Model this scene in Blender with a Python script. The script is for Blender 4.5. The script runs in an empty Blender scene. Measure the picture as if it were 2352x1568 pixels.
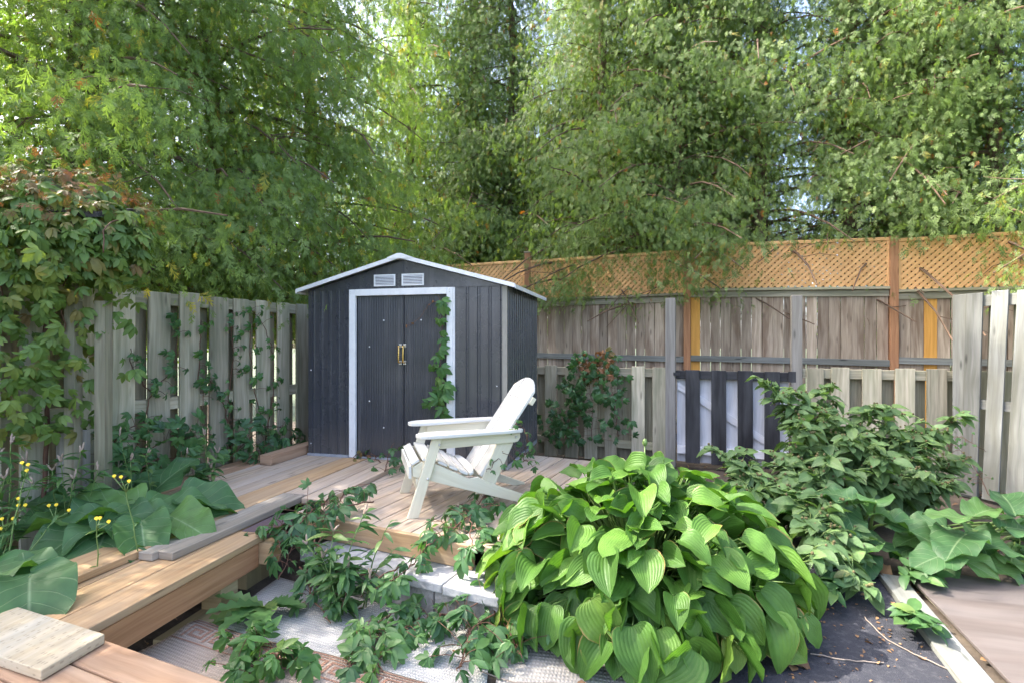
import bpy, math, random
import numpy as np
from mathutils import Vector, Matrix

S = bpy.context.scene
COL = S.collection
rad = math.radians
random.seed(11)
rng = np.random.default_rng(11)

# ------------------------------------------------------------------ camera
EYE, FOC = 1.5, 1215.0          # eye height (m); focal length for a 2352 px wide frame
cd = bpy.data.cameras.new("camera")
cd.sensor_width = 36.0
cd.lens = 36.0 * FOC / 2352.0
cd.clip_start, cd.clip_end = 0.05, 400.0
cam = bpy.data.objects.new("camera", cd)
COL.objects.link(cam)
cam.location = (0, 0, EYE)
cam.rotation_euler = (rad(90), 0, 0)
S.camera = cam

# ------------------------------------------------------------------ sky, sun, exposure
SUN_EL, SUN_AZ = 49.0, -80.0    # azimuth measured from +Y (away from camera), negative = left
w = bpy.data.worlds.new("World")
S.world = w
w.use_nodes = True
nt = w.node_tree
bg = nt.nodes["Background"]
sky = nt.nodes.new("ShaderNodeTexSky")
sky.sky_type = 'NISHITA'
sky.sun_disc = False
sky.sun_elevation = rad(SUN_EL)
sky.sun_rotation = rad(SUN_AZ)
sky.air_density, sky.dust_density, sky.ozone_density = 0.7, 5.0, 0.4
nt.links.new(sky.outputs[0], bg.inputs[0])
bg.inputs[1].default_value = 0.15
sd = bpy.data.lights.new("sun", 'SUN')
sd.energy = 2.0
sd.angle = rad(0.53)
sd.color = (1.0, 0.93, 0.82)
sun = bpy.data.objects.new("sun", sd)
COL.objects.link(sun)
_d = Vector((math.sin(rad(SUN_AZ)) * math.cos(rad(SUN_EL)), math.cos(rad(SUN_AZ)) * math.cos(rad(SUN_EL)), math.sin(rad(SUN_EL))))
sun.rotation_euler = _d.to_track_quat('Z', 'Y').to_euler()
sun.location = _d * 30
S.view_settings.view_transform = 'Standard'
S.view_settings.look = 'None'
S.view_settings.exposure = 2.9
S.view_settings.gamma = 1.0
S.cycles.max_bounces = 10
S.cycles.diffuse_bounces = 6
S.cycles.transmission_bounces = 4

# ------------------------------------------------------------------ helpers: objects
def pz(u, v, z):
    """point on the level z seen at (u, v) of the 2352 px survey of the photograph"""
    y = (EYE - z) * FOC / (v - 784.0)
    return Vector(((u - 1176.0) / FOC * y, y, z))

def tag(o, label=None, cat=None, group=None, kind=None):
    if label: o['label'] = label
    if cat: o['category'] = cat
    if group: o['group'] = group
    if kind: o['kind'] = kind
    return o

def thing(name, loc, label, cat, group=None):
    o = bpy.data.objects.new(name, None)
    o.empty_display_size = 0.1
    o.location = loc
    COL.objects.link(o)
    return tag(o, label, cat, group)

def link(name, me, mat=None, parent=None):
    o = bpy.data.objects.new(name, me)
    COL.objects.link(o)
    if mat is not None:
        me.materials.clear()
        me.materials.append(mat)
    if parent is not None:
        o.parent = parent
        p, off = parent, Vector((0, 0, 0))
        while p is not None:
            if p.type == 'EMPTY':
                off = Vector(p.location)
                break
            p = p.parent
        if parent.type == 'EMPTY':
            o.matrix_parent_inverse = Matrix.Translation(-off)
    return o

def copy_tree(o, parent=None):
    c = o.copy()
    COL.objects.link(c)
    if parent is not None: c.parent = parent
    for ch in list(o.children): copy_tree(ch, c)
    return c

def np_mesh(name, V, F, tint=None, uv=None, smooth=False):
    me = bpy.data.meshes.new(name)
    V = np.asarray(V, dtype=np.float32); F = np.asarray(F, dtype=np.int32)
    m, k = F.shape
    me.vertices.add(len(V)); me.vertices.foreach_set("co", V.ravel())
    me.loops.add(m * k); me.loops.foreach_set("vertex_index", F.ravel())
    me.polygons.add(m); me.polygons.foreach_set("loop_start", np.arange(0, m * k, k, dtype=np.int32))
    if uv is not None:
        l = me.uv_layers.new(name="UVMap")
        l.data.foreach_set("uv", np.asarray(uv, dtype=np.float32)[F.ravel()].ravel())
    if tint is not None:
        a = me.attributes.new("tint", 'FLOAT', 'POINT')
        a.data.foreach_set("value", np.asarray(tint, dtype=np.float32))
    me.polygons.foreach_set("use_smooth", np.full(m, smooth))
    me.update(calc_edges=True)
    return me

_BF = [(0, 3, 2, 1), (4, 5, 6, 7), (0, 1, 5, 4), (1, 2, 6, 5), (2, 3, 7, 6), (3, 0, 4, 7)]

class MB:
    """collects shapes into one mesh, with UVs in metres whose U runs along the grain"""
    def __init__(s):
        s.V, s.F, s.UV = [], [], []
    def hexa(s, P, grain=None):
        """P: 8 corners, bottom ring then top ring"""
        P = [Vector(p) for p in P]
        if (P[1] - P[0]).cross(P[3] - P[0]).dot(P[4] - P[0]) < 0: P = [P[i] for i in (3, 2, 1, 0, 7, 6, 5, 4)]
        b = len(s.V); s.V += P
        ax = [(P[1] - P[0]), (P[3] - P[0]), (P[4] - P[0])]
        g = grain if grain is not None else max(range(3), key=lambda i: ax[i].length)
        G = ax[g].normalized()
        r = random.random() * 7
        for f in _BF:
            s.F.append(tuple(b + i for i in f))
            e1 = (P[f[1]] - P[f[0]]); e2 = (P[f[3]] - P[f[0]])
            n = e1.cross(e2)
            n = n.normalized() if n.length > 1e-9 else Vector((0, 0, 1))
            if abs(n.dot(G)) > 0.9: A = e1.normalized() if e1.length else G; B = n.cross(A)
            else:
                A = (G - n * G.dot(n)).normalized(); B = n.cross(A)
            s.UV += [((P[i] - P[0]).dot(A) + r, (P[i] - P[0]).dot(B) + r * .3) for i in f]
        return s
    def box(s, o, a, b, c, grain=None):
        """corner o and three edge vectors"""
        o, a, b, c = map(Vector, (o, a, b, c))
        if a.cross(b).dot(c) < 0: a, b = b, a; grain = {0: 1, 1: 0}.get(grain, grain)
        return s.hexa([o, o + a, o + a + b, o + b, o + c, o + a + c, o + a + b + c, o + b + c], grain)
    def prism(s, poly, off):
        """flat polygon (list of points) pushed along off"""
        poly = [Vector(p) for p in poly]; off = Vector(off)
        nrm = Vector((0, 0, 0))
        for i in range(len(poly)): nrm += poly[i].cross(poly[(i + 1) % len(poly)])
        if nrm.dot(off) < 0: poly.reverse()
        n = len(poly); b = len(s.V)
        s.V += poly + [p + off for p in poly]
        A = max((poly[(i + 1) % n] - poly[i] for i in range(n)), key=lambda e: e.length).normalized()
        N = off.normalized(); B = N.cross(A)
        fs = [tuple(reversed(range(n))), tuple(range(n, 2 * n))] + [(i, (i + 1) % n, n + (i + 1) % n, n + i) for i in range(n)]
        for f in fs:
            s.F.append(tuple(b + i for i in f))
            s.UV += [((s.V[b + i] - poly[0]).dot(A), (s.V[b + i] - poly[0]).dot(B) + (s.V[b + i] - poly[0]).dot(N)) for i in f]
        return s
    def tube(s, pts, rs, n=6, cap=True):
        pts = [Vector(p) for p in pts]
        if not hasattr(rs, '__len__'): rs = [rs] * len(pts)
        b = len(s.V); L = 0
        for i, p in enumerate(pts):
            t = (pts[min(i + 1, len(pts) - 1)] - pts[max(i - 1, 0)]).normalized()
            x = t.cross(Vector((0.31, 0.17, 0.93)))
            if x.length < 0.05: x = t.cross(Vector((1, 0, 0)))
            x.normalize(); y = t.cross(x)
            for k in range(n):
                a = 2 * math.pi * k / n
                s.V.append(p + (x * math.cos(a) + y * math.sin(a)) * rs[i])
        for i in range(len(pts) - 1):
            d = (pts[i + 1] - pts[i]).length
            for k in range(n):
                s.F.append((b + i * n + k, b + i * n + (k + 1) % n, b + (i + 1) * n + (k + 1) % n, b + (i + 1) * n + k))
                s.UV += [(L, k * .05), (L, k * .05 + .05), (L + d, k * .05 + .05), (L + d, k * .05)]
            L += d
        if cap:
            for ring, fl in ((0, True), (len(pts) - 1, False)):
                f = [b + ring * n + k for k in range(n)]
                if fl: f.reverse()
                s.F.append(tuple(f)); s.UV += [(0, 0)] * n
        return s
    def ball(s, c, r, n=8, sz=1.0):
        c = Vector(c); b = len(s.V); m = max(3, n // 2)
        for i in range(m + 1):
            t = math.pi * i / m
            for k in range(n):
                a = 2 * math.pi * k / n
                s.V.append(c + Vector((r * math.sin(t) * math.cos(a), r * math.sin(t) * math.sin(a), r * sz * math.cos(t))))
        for i in range(m):
            for k in range(n):
                s.F.append((b + i * n + k, b + (i + 1) * n + k, b + (i + 1) * n + (k + 1) % n, b + i * n + (k + 1) % n))
                s.UV += [(0, 0)] * 4
        return s
    def build(s, name, mat, parent=None, bevel=0.0, smooth=False):
        me = bpy.data.meshes.new(name)
        me.from_pydata([tuple(v) for v in s.V], [], s.F)
        l = me.uv_layers.new(name="UVMap")
        l.data.foreach_set("uv", np.array(s.UV, dtype=np.float32).ravel())
        if smooth: me.polygons.foreach_set("use_smooth", [True] * len(me.polygons))
        o = link(name, me, mat, parent)
        if bevel:
            bm = o.modifiers.new("bevel", 'BEVEL'); bm.width = bevel; bm.segments = 2; bm.limit_method = 'ANGLE'
        return o

def board(name, mat, parent, o, a, b, c, bevel=.003, grain=None):
    return MB().box(o, a, b, c, grain).build(name, mat, parent, bevel)

# ------------------------------------------------------------------ helpers: materials
def new_mat(name):
    m = bpy.data.materials.new(name); m.use_nodes = True
    t = m.node_tree
    return m, t, t.nodes, t.links, t.nodes["Principled BSDF"]

def nd(N, typ, **kw):
    n = N.new(typ)
    for k, v in kw.items(): setattr(n, k, v)
    return n

def ramp(N, stops, interp='LINEAR'):
    r = N.new("ShaderNodeValToRGB"); e = r.color_ramp.elements
    r.color_ramp.interpolation = interp
    while len(e) > 1: e.remove(e[-1])
    e[0].position = stops[0][0]; e[0].color = (*stops[0][1], 1) if len(stops[0][1]) == 3 else stops[0][1]
    for p, c in stops[1:]:
        x = e.new(p); x.color = (*c, 1)
    return r

def mixc(N, L, fac, a, b, mode='MIX'):
    m = N.new("ShaderNodeMix"); m.data_type = 'RGBA'; m.blend_type = mode
    for s_, val in ((m.inputs[0], fac), (m.inputs[6], a), (m.inputs[7], b)):
        if isinstance(val, (int, float)): s_.default_value = val
        elif isinstance(val, tuple): s_.default_value = (*val, 1)
        else: L.new(val, s_)
    return m.outputs[2]

def wood(name, light, dark, stain=None, stain_amt=.5, knots=.7, vary=.35, rough=.72, grain=(1.6, 38), bump=.25):
    m, t, N, L, P = new_mat(name)
    uv = nd(N, "ShaderNodeUVMap", uv_map="UVMap"); oi = N.new("ShaderNodeObjectInfo")
    mul = nd(N, "ShaderNodeMath", operation='MULTIPLY'); L.new(oi.outputs['Random'], mul.inputs[0]); mul.inputs[1].default_value = 61.0
    add = nd(N, "ShaderNodeVectorMath", operation='ADD'); L.new(uv.outputs[0], add.inputs[0]); L.new(mul.outputs[0], add.inputs[1])
    # gentle wander of the grain lines
    wn = N.new("ShaderNodeTexNoise"); wn.inputs['Scale'].default_value = 2.2; wn.inputs['Detail'].default_value = 1.0
    L.new(add.outputs[0], wn.inputs['Vector'])
    wm = nd(N, "ShaderNodeVectorMath", operation='MULTIPLY_ADD'); L.new(wn.outputs['Color'], wm.inputs[0]); wm.inputs[1].default_value = (0, .06, 0); L.new(add.outputs[0], wm.inputs[2])
    def noise(sc, detail=4, rgh=.6):
        mp = N.new("ShaderNodeMapping"); mp.inputs['Scale'].default_value = (sc[0], sc[1], 1); L.new(wm.outputs[0], mp.inputs['Vector'])
        n = N.new("ShaderNodeTexNoise"); n.inputs['Scale'].default_value = 1.0; n.inputs['Detail'].default_value = detail; n.inputs['Roughness'].default_value = rgh
        L.new(mp.outputs[0], n.inputs['Vector']); return n.outputs['Fac']
    g = noise(grain)
    gr = ramp(N, [(.3, dark), (.68, light)]); L.new(g, gr.inputs[0])
    c = gr.outputs[0]
    if stain:
        st = noise((1.1, 7), 3); sr = ramp(N, [(.42, (0, 0, 0)), (.66, (1, 1, 1))]); L.new(st, sr.inputs[0])
        sm = nd(N, "ShaderNodeMath", operation='MULTIPLY'); L.new(sr.outputs[0], sm.inputs[0]); sm.inputs[1].default_value = stain_amt
        c = mixc(N, L, sm.outputs[0], c, stain)
    if knots:
        mp = N.new("ShaderNodeMapping"); mp.inputs['Scale'].default_value = (2.3, 10, 1); L.new(add.outputs[0], mp.inputs['Vector'])
        vo = N.new("ShaderNodeTexVoronoi"); vo.inputs['Scale'].default_value = 1.0; L.new(mp.outputs[0], vo.inputs['Vector'])
        kr = ramp(N, [(.06, (1, 1, 1)), (.16, (0, 0, 0))]); L.new(vo.outputs['Distance'], kr.inputs[0])
        km = nd(N, "ShaderNodeMath", operation='MULTIPLY'); L.new(kr.outputs[0], km.inputs[0]); km.inputs[1].default_value = knots
        c = mixc(N, L, km.outputs[0], c, tuple(x * .35 for x in dark))
    mr = nd(N, "ShaderNodeMapRange"); L.new(oi.outputs['Random'], mr.inputs[0]); mr.inputs[3].default_value = 1 - vary; mr.inputs[4].default_value = 1 + vary
    hs = N.new("ShaderNodeHueSaturation"); L.new(c, hs.inputs['Color']); L.new(mr.outputs[0], hs.inputs['Value'])
    L.new(hs.outputs[0], P.inputs['Base Color'])
    P.inputs['Roughness'].default_value = rough
    P.inputs['Specular IOR Level'].default_value = .3
    bp = N.new("ShaderNodeBump"); bp.inputs['Strength'].default_value = bump; bp.inputs['Distance'].default_value = .004
    L.new(g, bp.inputs['Height']); L.new(bp.outputs[0], P.inputs['Normal'])
    return m

def leafmat(name, stops, trans=.38, tcol=(1.35, 1.5, .55), rough=.42, veins=None, ribs=0.0, spec=.4, edge=None):
    m, t, N, L, P = new_mat(name)
    at = nd(N, "ShaderNodeAttribute", attribute_name="tint")
    r = ramp(N, stops); L.new(at.outputs['Fac'], r.inputs[0])
    c = r.outputs[0]
    uv = nd(N, "ShaderNodeUVMap", uv_map="UVMap")
    sep = N.new("ShaderNodeSeparateXYZ"); L.new(uv.outputs[0], sep.inputs[0])
    q = nd(N, "ShaderNodeMath", operation='MULTIPLY_ADD'); L.new(sep.outputs[0], q.inputs[0]); q.inputs[1].default_value = 2; q.inputs[2].default_value = -1
    aq = nd(N, "ShaderNodeMath", operation='ABSOLUTE'); L.new(q.outputs[0], aq.inputs[0])
    ge = N.new("ShaderNodeNewGeometry")
    if veins:
        mid = ramp(N, [(.0, (1, 1, 1)), (.05, (0, 0, 0))]); L.new(aq.outputs[0], mid.inputs[0])
        s1 = nd(N, "ShaderNodeMath", operation='MULTIPLY_ADD'); L.new(aq.outputs[0], s1.inputs[0]); s1.inputs[1].default_value = -.35; L.new(sep.outputs[1], s1.inputs[2])
        s2 = nd(N, "ShaderNodeMath", operation='MULTIPLY'); L.new(s1.outputs[0], s2.inputs[0]); s2.inputs[1].default_value = 7.0
        s3 = nd(N, "ShaderNodeMath", operation='PINGPONG'); L.new(s2.outputs[0], s3.inputs[0]); s3.inputs[1].default_value = .5
        sr = ramp(N, [(.0, (.6, .6, .6)), (.06, (0, 0, 0))]); L.new(s3.outputs[0], sr.inputs[0])
        mx = nd(N, "ShaderNodeMath", operation='MAXIMUM'); L.new(mid.outputs[0], mx.inputs[0]); L.new(sr.outputs[0], mx.inputs[1])
        mm = nd(N, "ShaderNodeMath", operation='MULTIPLY'); L.new(mx.outputs[0], mm.inputs[0]); mm.inputs[1].default_value = .6
        c = mixc(N, L, mm.outputs[0], c, veins)
    if edge:
        no = N.new("ShaderNodeTexNoise"); no.inputs['Scale'].default_value = 4.5; L.new(ge.outputs['Position'], no.inputs['Vector'])
        ad = nd(N, "ShaderNodeMath", operation='MULTIPLY_ADD'); L.new(no.outputs['Fac'], ad.inputs[0]); ad.inputs[1].default_value = .55; L.new(aq.outputs[0], ad.inputs[2])
        er = ramp(N, [(1.30 / 1.6, (0, 0, 0)), (1.37 / 1.6, (1, 1, 1))]);
        dv = nd(N, "ShaderNodeMath", operation='DIVIDE'); L.new(ad.outputs[0], dv.inputs[0]); dv.inputs[1].default_value = 1.6
        L.new(dv.outputs[0], er.inputs[0]); c = mixc(N, L, er.outputs[0], c, edge)
    pn = N.new("ShaderNodeTexNoise"); pn.inputs['Scale'].default_value = 14; pn.inputs['Detail'].default_value = 3; L.new(ge.outputs['Position'], pn.inputs['Vector'])
    pr = nd(N, "ShaderNodeMapRange"); L.new(pn.outputs['Fac'], pr.inputs[0]); pr.inputs[1].default_value = .3; pr.inputs[2].default_value = .7; pr.inputs[3].default_value = .82; pr.inputs[4].default_value = 1.18
    hs = N.new("ShaderNodeHueSaturation"); L.new(c, hs.inputs['Color']); L.new(pr.outputs[0], hs.inputs['Value'])
    c = hs.outputs[0]
    L.new(c, P.inputs['Base Color'])
    P.inputs['Roughness'].default_value = rough
    P.inputs['Specular IOR Level'].default_value = spec
    tr = N.new("ShaderNodeBsdfTranslucent")
    L.new(mixc(N, L, 1.0, c, tcol, 'MULTIPLY'), tr.inputs['Color'])
    mx = N.new("ShaderNodeMixShader"); mx.inputs[0].default_value = trans
    L.new(P.outputs[0], mx.inputs[1]); L.new(tr.outputs[0], mx.inputs[2])
    L.new(mx.outputs[0], N["Material Output"].inputs['Surface'])
    if ribs or veins:
        bp = N.new("ShaderNodeBump"); bp.inputs['Distance'].default_value = .006
        if ribs:
            k = nd(N, "ShaderNodeMath", operation='MULTIPLY'); L.new(q.outputs[0], k.inputs[0]); k.inputs[1].default_value = 6.0
            pp = nd(N, "ShaderNodeMath", operation='PINGPONG'); L.new(k.outputs[0], pp.inputs[0]); pp.inputs[1].default_value = .5
            sq = nd(N, "ShaderNodeMath", operation='POWER'); L.new(pp.outputs[0], sq.inputs[0]); sq.inputs[1].default_value = .6
            n2 = N.new("ShaderNodeTexNoise"); n2.inputs['Scale'].default_value = 55; L.new(ge.outputs['Position'], n2.inputs['Vector'])
            a2 = nd(N, "ShaderNodeMath", operation='MULTIPLY_ADD'); L.new(n2.outputs['Fac'], a2.inputs[0]); a2.inputs[1].default_value = .35; L.new(sq.outputs[0], a2.inputs[2])
            L.new(a2.outputs[0], bp.inputs['Height']); bp.inputs['Strength'].default_value = ribs
        else:
            L.new(mx.outputs[0] if False else sr.outputs[0], bp.inputs['Height']); bp.inputs['Strength'].default_value = .5; bp.invert = True
        L.new(bp.outputs[0], P.inputs['Normal']); L.new(bp.outputs[0], tr.inputs['Normal'])
    return m

def plain(name, col, rough=.5, metal=0.0, noise=.12, scale=9.0, bump=0.0, spec=.5, coat=0.0, col2=None, thr=(.45, .65), streak=None, dent=0.0):
    m, t, N, L, P = new_mat(name)
    tc = N.new("ShaderNodeTexCoord")
    n = N.new("ShaderNodeTexNoise"); n.inputs['Scale'].default_value = scale; n.inputs['Detail'].default_value = 6; n.inputs['Roughness'].default_value = .65
    L.new(tc.outputs['Object'], n.inputs['Vector'])
    c2 = col2 if col2 else tuple(x * (1 - noise * 2) for x in col)
    r = ramp(N, [(thr[0], col), (thr[1], c2)]); L.new(n.outputs['Fac'], r.inputs[0])
    co = r.outputs[0]
    if streak:
        mp = N.new("ShaderNodeMapping"); mp.inputs['Scale'].default_value = (16, 16, .9); L.new(tc.outputs['Object'], mp.inputs['Vector'])
        sn_ = N.new("ShaderNodeTexNoise"); sn_.inputs['Scale'].default_value = 1.0; sn_.inputs['Detail'].default_value = 5; sn_.inputs['Roughness'].default_value = .7; L.new(mp.outputs[0], sn_.inputs['Vector'])
        sr_ = ramp(N, [(.52, (0, 0, 0)), (.80, (1, 1, 1))]); L.new(sn_.outputs['Fac'], sr_.inputs[0])
        # splashed soil rising from the foot
        sz_ = N.new("ShaderNodeSeparateXYZ"); L.new(tc.outputs['Object'], sz_.inputs[0])
        hz_ = nd(N, "ShaderNodeMapRange"); L.new(sz_.outputs[2], hz_.inputs[0]); hz_.inputs[1].default_value = .38; hz_.inputs[2].default_value = .75; hz_.inputs[3].default_value = .55; hz_.inputs[4].default_value = 0
        hm_ = nd(N, "ShaderNodeMath", operation='MULTIPLY'); L.new(hz_.outputs[0], hm_.inputs[0]); L.new(n.outputs['Fac'], hm_.inputs[1])
        sm_ = nd(N, "ShaderNodeMath", operation='MULTIPLY'); L.new(sr_.outputs[0], sm_.inputs[0]); sm_.inputs[1].default_value = .55
        co = mixc(N, L, sm_.outputs[0], co, streak)
        co = mixc(N, L, hm_.outputs[0], co, (.17, .15, .125))
    L.new(co, P.inputs['Base Color'])
    P.inputs['Roughness'].default_value = rough; P.inputs['Metallic'].default_value = metal
    P.inputs['Specular IOR Level'].default_value = spec; P.inputs['Coat Weight'].default_value = coat
    rr = nd(N, "ShaderNodeMapRange"); L.new(n.outputs['Fac'], rr.inputs[0]); rr.inputs[3].default_value = max(0, rough - .12); rr.inputs[4].default_value = min(1, rough + .15)
    L.new(rr.outputs[0], P.inputs['Roughness'])
    if bump:
        n2 = N.new("ShaderNodeTexNoise"); n2.inputs['Scale'].default_value = dent if dent else scale * 6; n2.inputs['Detail'].default_value = 4; L.new(tc.outputs['Object'], n2.inputs['Vector'])
        b = N.new("ShaderNodeBump"); b.inputs['Strength'].default_value = bump; b.inputs['Distance'].default_value = .01
        L.new(n2.outputs['Fac'], b.inputs['Height']); L.new(b.outputs[0], P.inputs['Normal'])
    return m

M = {}
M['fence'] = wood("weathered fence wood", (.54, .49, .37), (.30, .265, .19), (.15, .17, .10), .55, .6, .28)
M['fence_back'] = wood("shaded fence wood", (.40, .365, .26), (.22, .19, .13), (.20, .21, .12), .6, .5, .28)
M['fence_brown'] = wood("brown streaked fence wood", (.50, .41, .315), (.27, .205, .15), (.15, .095, .062), .8, .7, .25)
M['fence_blue'] = wood("bluish grey weathered wood", (.235, .245, .235), (.13, .137, .13), (.12, .12, .09), .55, .9, .2)
M['post_grey'] = wood("silvery post wood", (.33, .315, .295), (.18, .17, .15), (.22, .205, .175), .4, .6, .12)
M['cedar'] = wood("fresh cedar wood", (.78, .47, .22), (.58, .32, .13), None, 0, .3, .12)
M['cedar_post'] = wood("brown cedar post wood", (.40, .21, .11), (.24, .11, .055), None, 0, .5, .12)
M['cedar_new'] = wood("orange new board wood", (.68, .36, .09), (.5, .24, .05), None, 0, .3, .08)
M['deck'] = wood("sun greyed deck wood", (.54, .425, .32), (.34, .25, .175), (.47, .41, .36), .6, .6, .16)
M['deck_tan'] = wood("tan deck wood", (.52, .35, .19), (.34, .20, .10), (.45, .34, .24), .45, .8, .12)
M['deck_pink'] = wood("reddish deck wood", (.48, .31, .20), (.31, .18, .105), (.45, .34, .25), .5, .5, .12)
M['deck_grey'] = wood("silver grey plank wood", (.42, .37, .31), (.22, .19, .155), (.3, .25, .19), .5, .6, .1)
M['fascia'] = wood("orange brown lumber", (.50, .27, .14), (.33, .16, .075), None, 0, .6, .12)
M['treated'] = wood("green treated lumber", (.40, .31, .16), (.27, .19, .09), (.36, .33, .2), .4, .4, .1)
M['end'] = wood("sawn end wood", (.62, .42, .23), (.45, .27, .13), None, 0, 0, .1)
M['purple'] = wood("purple stained board", (.15, .105, .115), (.10, .07, .075), None, 0, 0, .05)
M['black_paint'] = wood("flaking black paint", (.022, .022, .026), (.014, .014, .017), (.25, .26, .28), .16, .0, .1, rough=.5)
M['white_paint_old'] = wood("worn white paint", (.80, .80, .84), (.66, .67, .70), (.25, .25, .26), .3, .25, .08, rough=.55)
M['chair'] = wood("shade tinted white chair wood", (.70, .655, .51), (.62, .57, .43), (.62, .60, .52), .25, 0.12, .05, rough=.5, bump=.1)  # same white paint as the slats, with the sides' shade tinted in cream
M['chair_top'] = wood("white painted slat wood", (.69, .68, .645), (.58, .565, .53), (.5, .49, .46), .3, 0.18, .05, rough=.5, bump=.1)
M['plywood'] = wood("brown weathered plywood", (.115, .097, .092), (.075, .062, .058), (.135, .122, .12), .5, .3, .1, grain=(.9, 9))
M['bark'] = wood("cedar bark", (.17, .11, .075), (.07, .045, .03), None, 0, 0, .15, grain=(2.2, 30), bump=.9)
M['twig'] = plain("grey twig bark", (.24, .20, .165), .8)
M['vine_stem'] = plain("brown vine stem", (.13, .06, .035), .7)
M['green_stem'] = plain("green stem", (.16, .25, .07), .5)
M['shed'] = plain("dark slate painted steel", (.050, .053, .064), .26, 0, .10, 3.0, .35, .55, .25, streak=(.13, .13, .135), dent=3.2)
M['shed_door'] = plain("dark door sheet", (.040, .043, .054), .33, 0, .12, 5.0, .3, .55, .2, streak=(.16, .16, .165), dent=4.0)
M['shed_white'] = plain("white painted steel trim", (.74, .75, .77), .4, 0, .05, 12)
M['shed_beige'] = plain("beige grey corner trim", (.27, .255, .225), .45, 0, .06)
M['shed_roof'] = plain("dull grey roof sheet", (.32, .33, .35), .45, 0.2, .08)
M['galv'] = plain("galvanised base rail", (.45, .48, .55), .4, .4, .1)
M['brass'] = plain("brass", (.72, .48, .16), .28, 1.0, .05)
M['steel'] = plain("screw steel", (.6, .6, .6), .35, .8, .05)
M['dark'] = plain("dark void", (.02, .02, .02), .9)
M['concrete'] = plain("grey concrete", (.42, .415, .41), .9, 0, .16, 14, .35)
M['concrete_rough'] = plain("split concrete face", (.36, .33, .30), .95, 0, .2, 10, .8)
M['shingle'] = plain("black asphalt shingle", (.05, .047, .05), .9, 0, .3, 20, .5)
M['soil'] = plain("dark garden soil", (.055, .042, .032), .95, 0, .3, 5, .9, col2=(.10, .08, .06))
M['asphalt'] = plain("dark blue black grit sheet", (.028, .030, .042), .9, 0, .25, 26, 1.0, col2=(.085, .085, .095), thr=(.5, .78))
M['rust_orange'] = plain("orange cut log end", (.50, .20, .05), .7)

# leaves
G = dict
M['cedar_leaf'] = leafmat("cedar sprays", [(0, (.115, .170, .068)), (.35, (.170, .25, .092)), (.7, (.22, .315, .10)), (.86, (.26, .33, .09)), (.93, (.24, .24, .05)), (.975, (.27, .23, .05)), (.985, (.34, .12, .035)), (1, (.36, .13, .04))], .48, (1.3, 1.4, .45), .5)
M['cedar_leaf_light'] = leafmat("brightened yellow flecked cedar sprays", [(0, (.13, .19, .065)), (.35, (.19, .28, .09)), (.7, (.25, .35, .10)), (.84, (.30, .36, .09)), (.88, (.40, .38, .08)), (.965, (.46, .38, .07)), (.985, (.36, .14, .04)), (1, (.38, .15, .05))], .52, (1.3, 1.4, .45), .5)  # flecks are the tree's own; greens also lifted to brighten the shaded left row
M['maple_leaf'] = leafmat("bright tree leaves", [(0, (.07, .14, .025)), (.6, (.13, .23, .035)), (1, (.22, .30, .05))], .5, (1.3, 1.4, .5), .45)
M['creeper'] = leafmat("creeper leaves", [(0, (.046, .110, .046)), (.5, (.080, .178, .062)), (.85, (.125, .24, .072)), (.95, (.16, .26, .06)), (1, (.22, .26, .06))], .3, (1.2, 1.5, .5), .4, spec=.45)
M['creeper_light'] = leafmat("fresh creeper leaves", [(0, (.06, .15, .05)), (.6, (.10, .22, .06)), (1, (.19, .27, .07))], .38, (1.2, 1.4, .5), .4)
M['russet'] = leafmat("russet creeper leaves", [(0, (.05, .09, .03)), (.35, (.12, .14, .04)), (.6, (.22, .13, .05)), (.85, (.34, .15, .07)), (1, (.42, .24, .13))], .35, (1.3, 1.1, .6), .5)
M['hosta'] = leafmat("hosta leaves", [(0, (.052, .128, .026)), (.5, (.086, .192, .034)), (.85, (.125, .25, .042)), (1, (.21, .29, .06))], .33, (1.25, 1.4, .45), .46, ribs=.42, spec=.35, edge=(.42, .26, .10))
M['burdock'] = leafmat("big burdock leaves", [(0, (.045, .115, .046)), (.5, (.085, .185, .064)), (1, (.15, .27, .072))], .3, (1.25, 1.5, .4), .5, veins=(.30, .40, .22))
M['burdock_small'] = leafmat("burdock stem leaves", [(0, (.085, .155, .062)), (.6, (.13, .22, .082)), (.9, (.17, .27, .09)), (1, (.22, .21, .09))], .3, (1.2, 1.4, .5), .5, veins=(.2, .28, .17))
M['weed'] = leafmat("weed leaves", [(0, (.05, .12, .045)), (.7, (.09, .19, .06)), (1, (.17, .25, .07))], .35, (1.2, 1.4, .5), .45)
M['bur'] = plain("brown green burs", (.14, .12, .05), .8, 0, .3, 60)
M['yellow'] = plain("yellow petals", (.85, .60, .02), .6)
M['seed'] = plain("pinkish seed heads", (.36, .27, .21), .8)
M['dry'] = leafmat("dry brown leaves", [(0, (.16, .09, .05)), (1, (.33, .20, .10))], .15, (1, .9, .7), .8)

# ------------------------------------------------------------------ helpers: leaves
def nrm(a):
    return a / np.maximum(np.linalg.norm(a, axis=-1, keepdims=True), 1e-9)

def grid_faces(nl, nw):
    return np.array([(i * (nw + 1) + j, i * (nw + 1) + j + 1, (i + 1) * (nw + 1) + j + 1, (i + 1) * (nw + 1) + j) for i in range(nl) for j in range(nw)])

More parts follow.
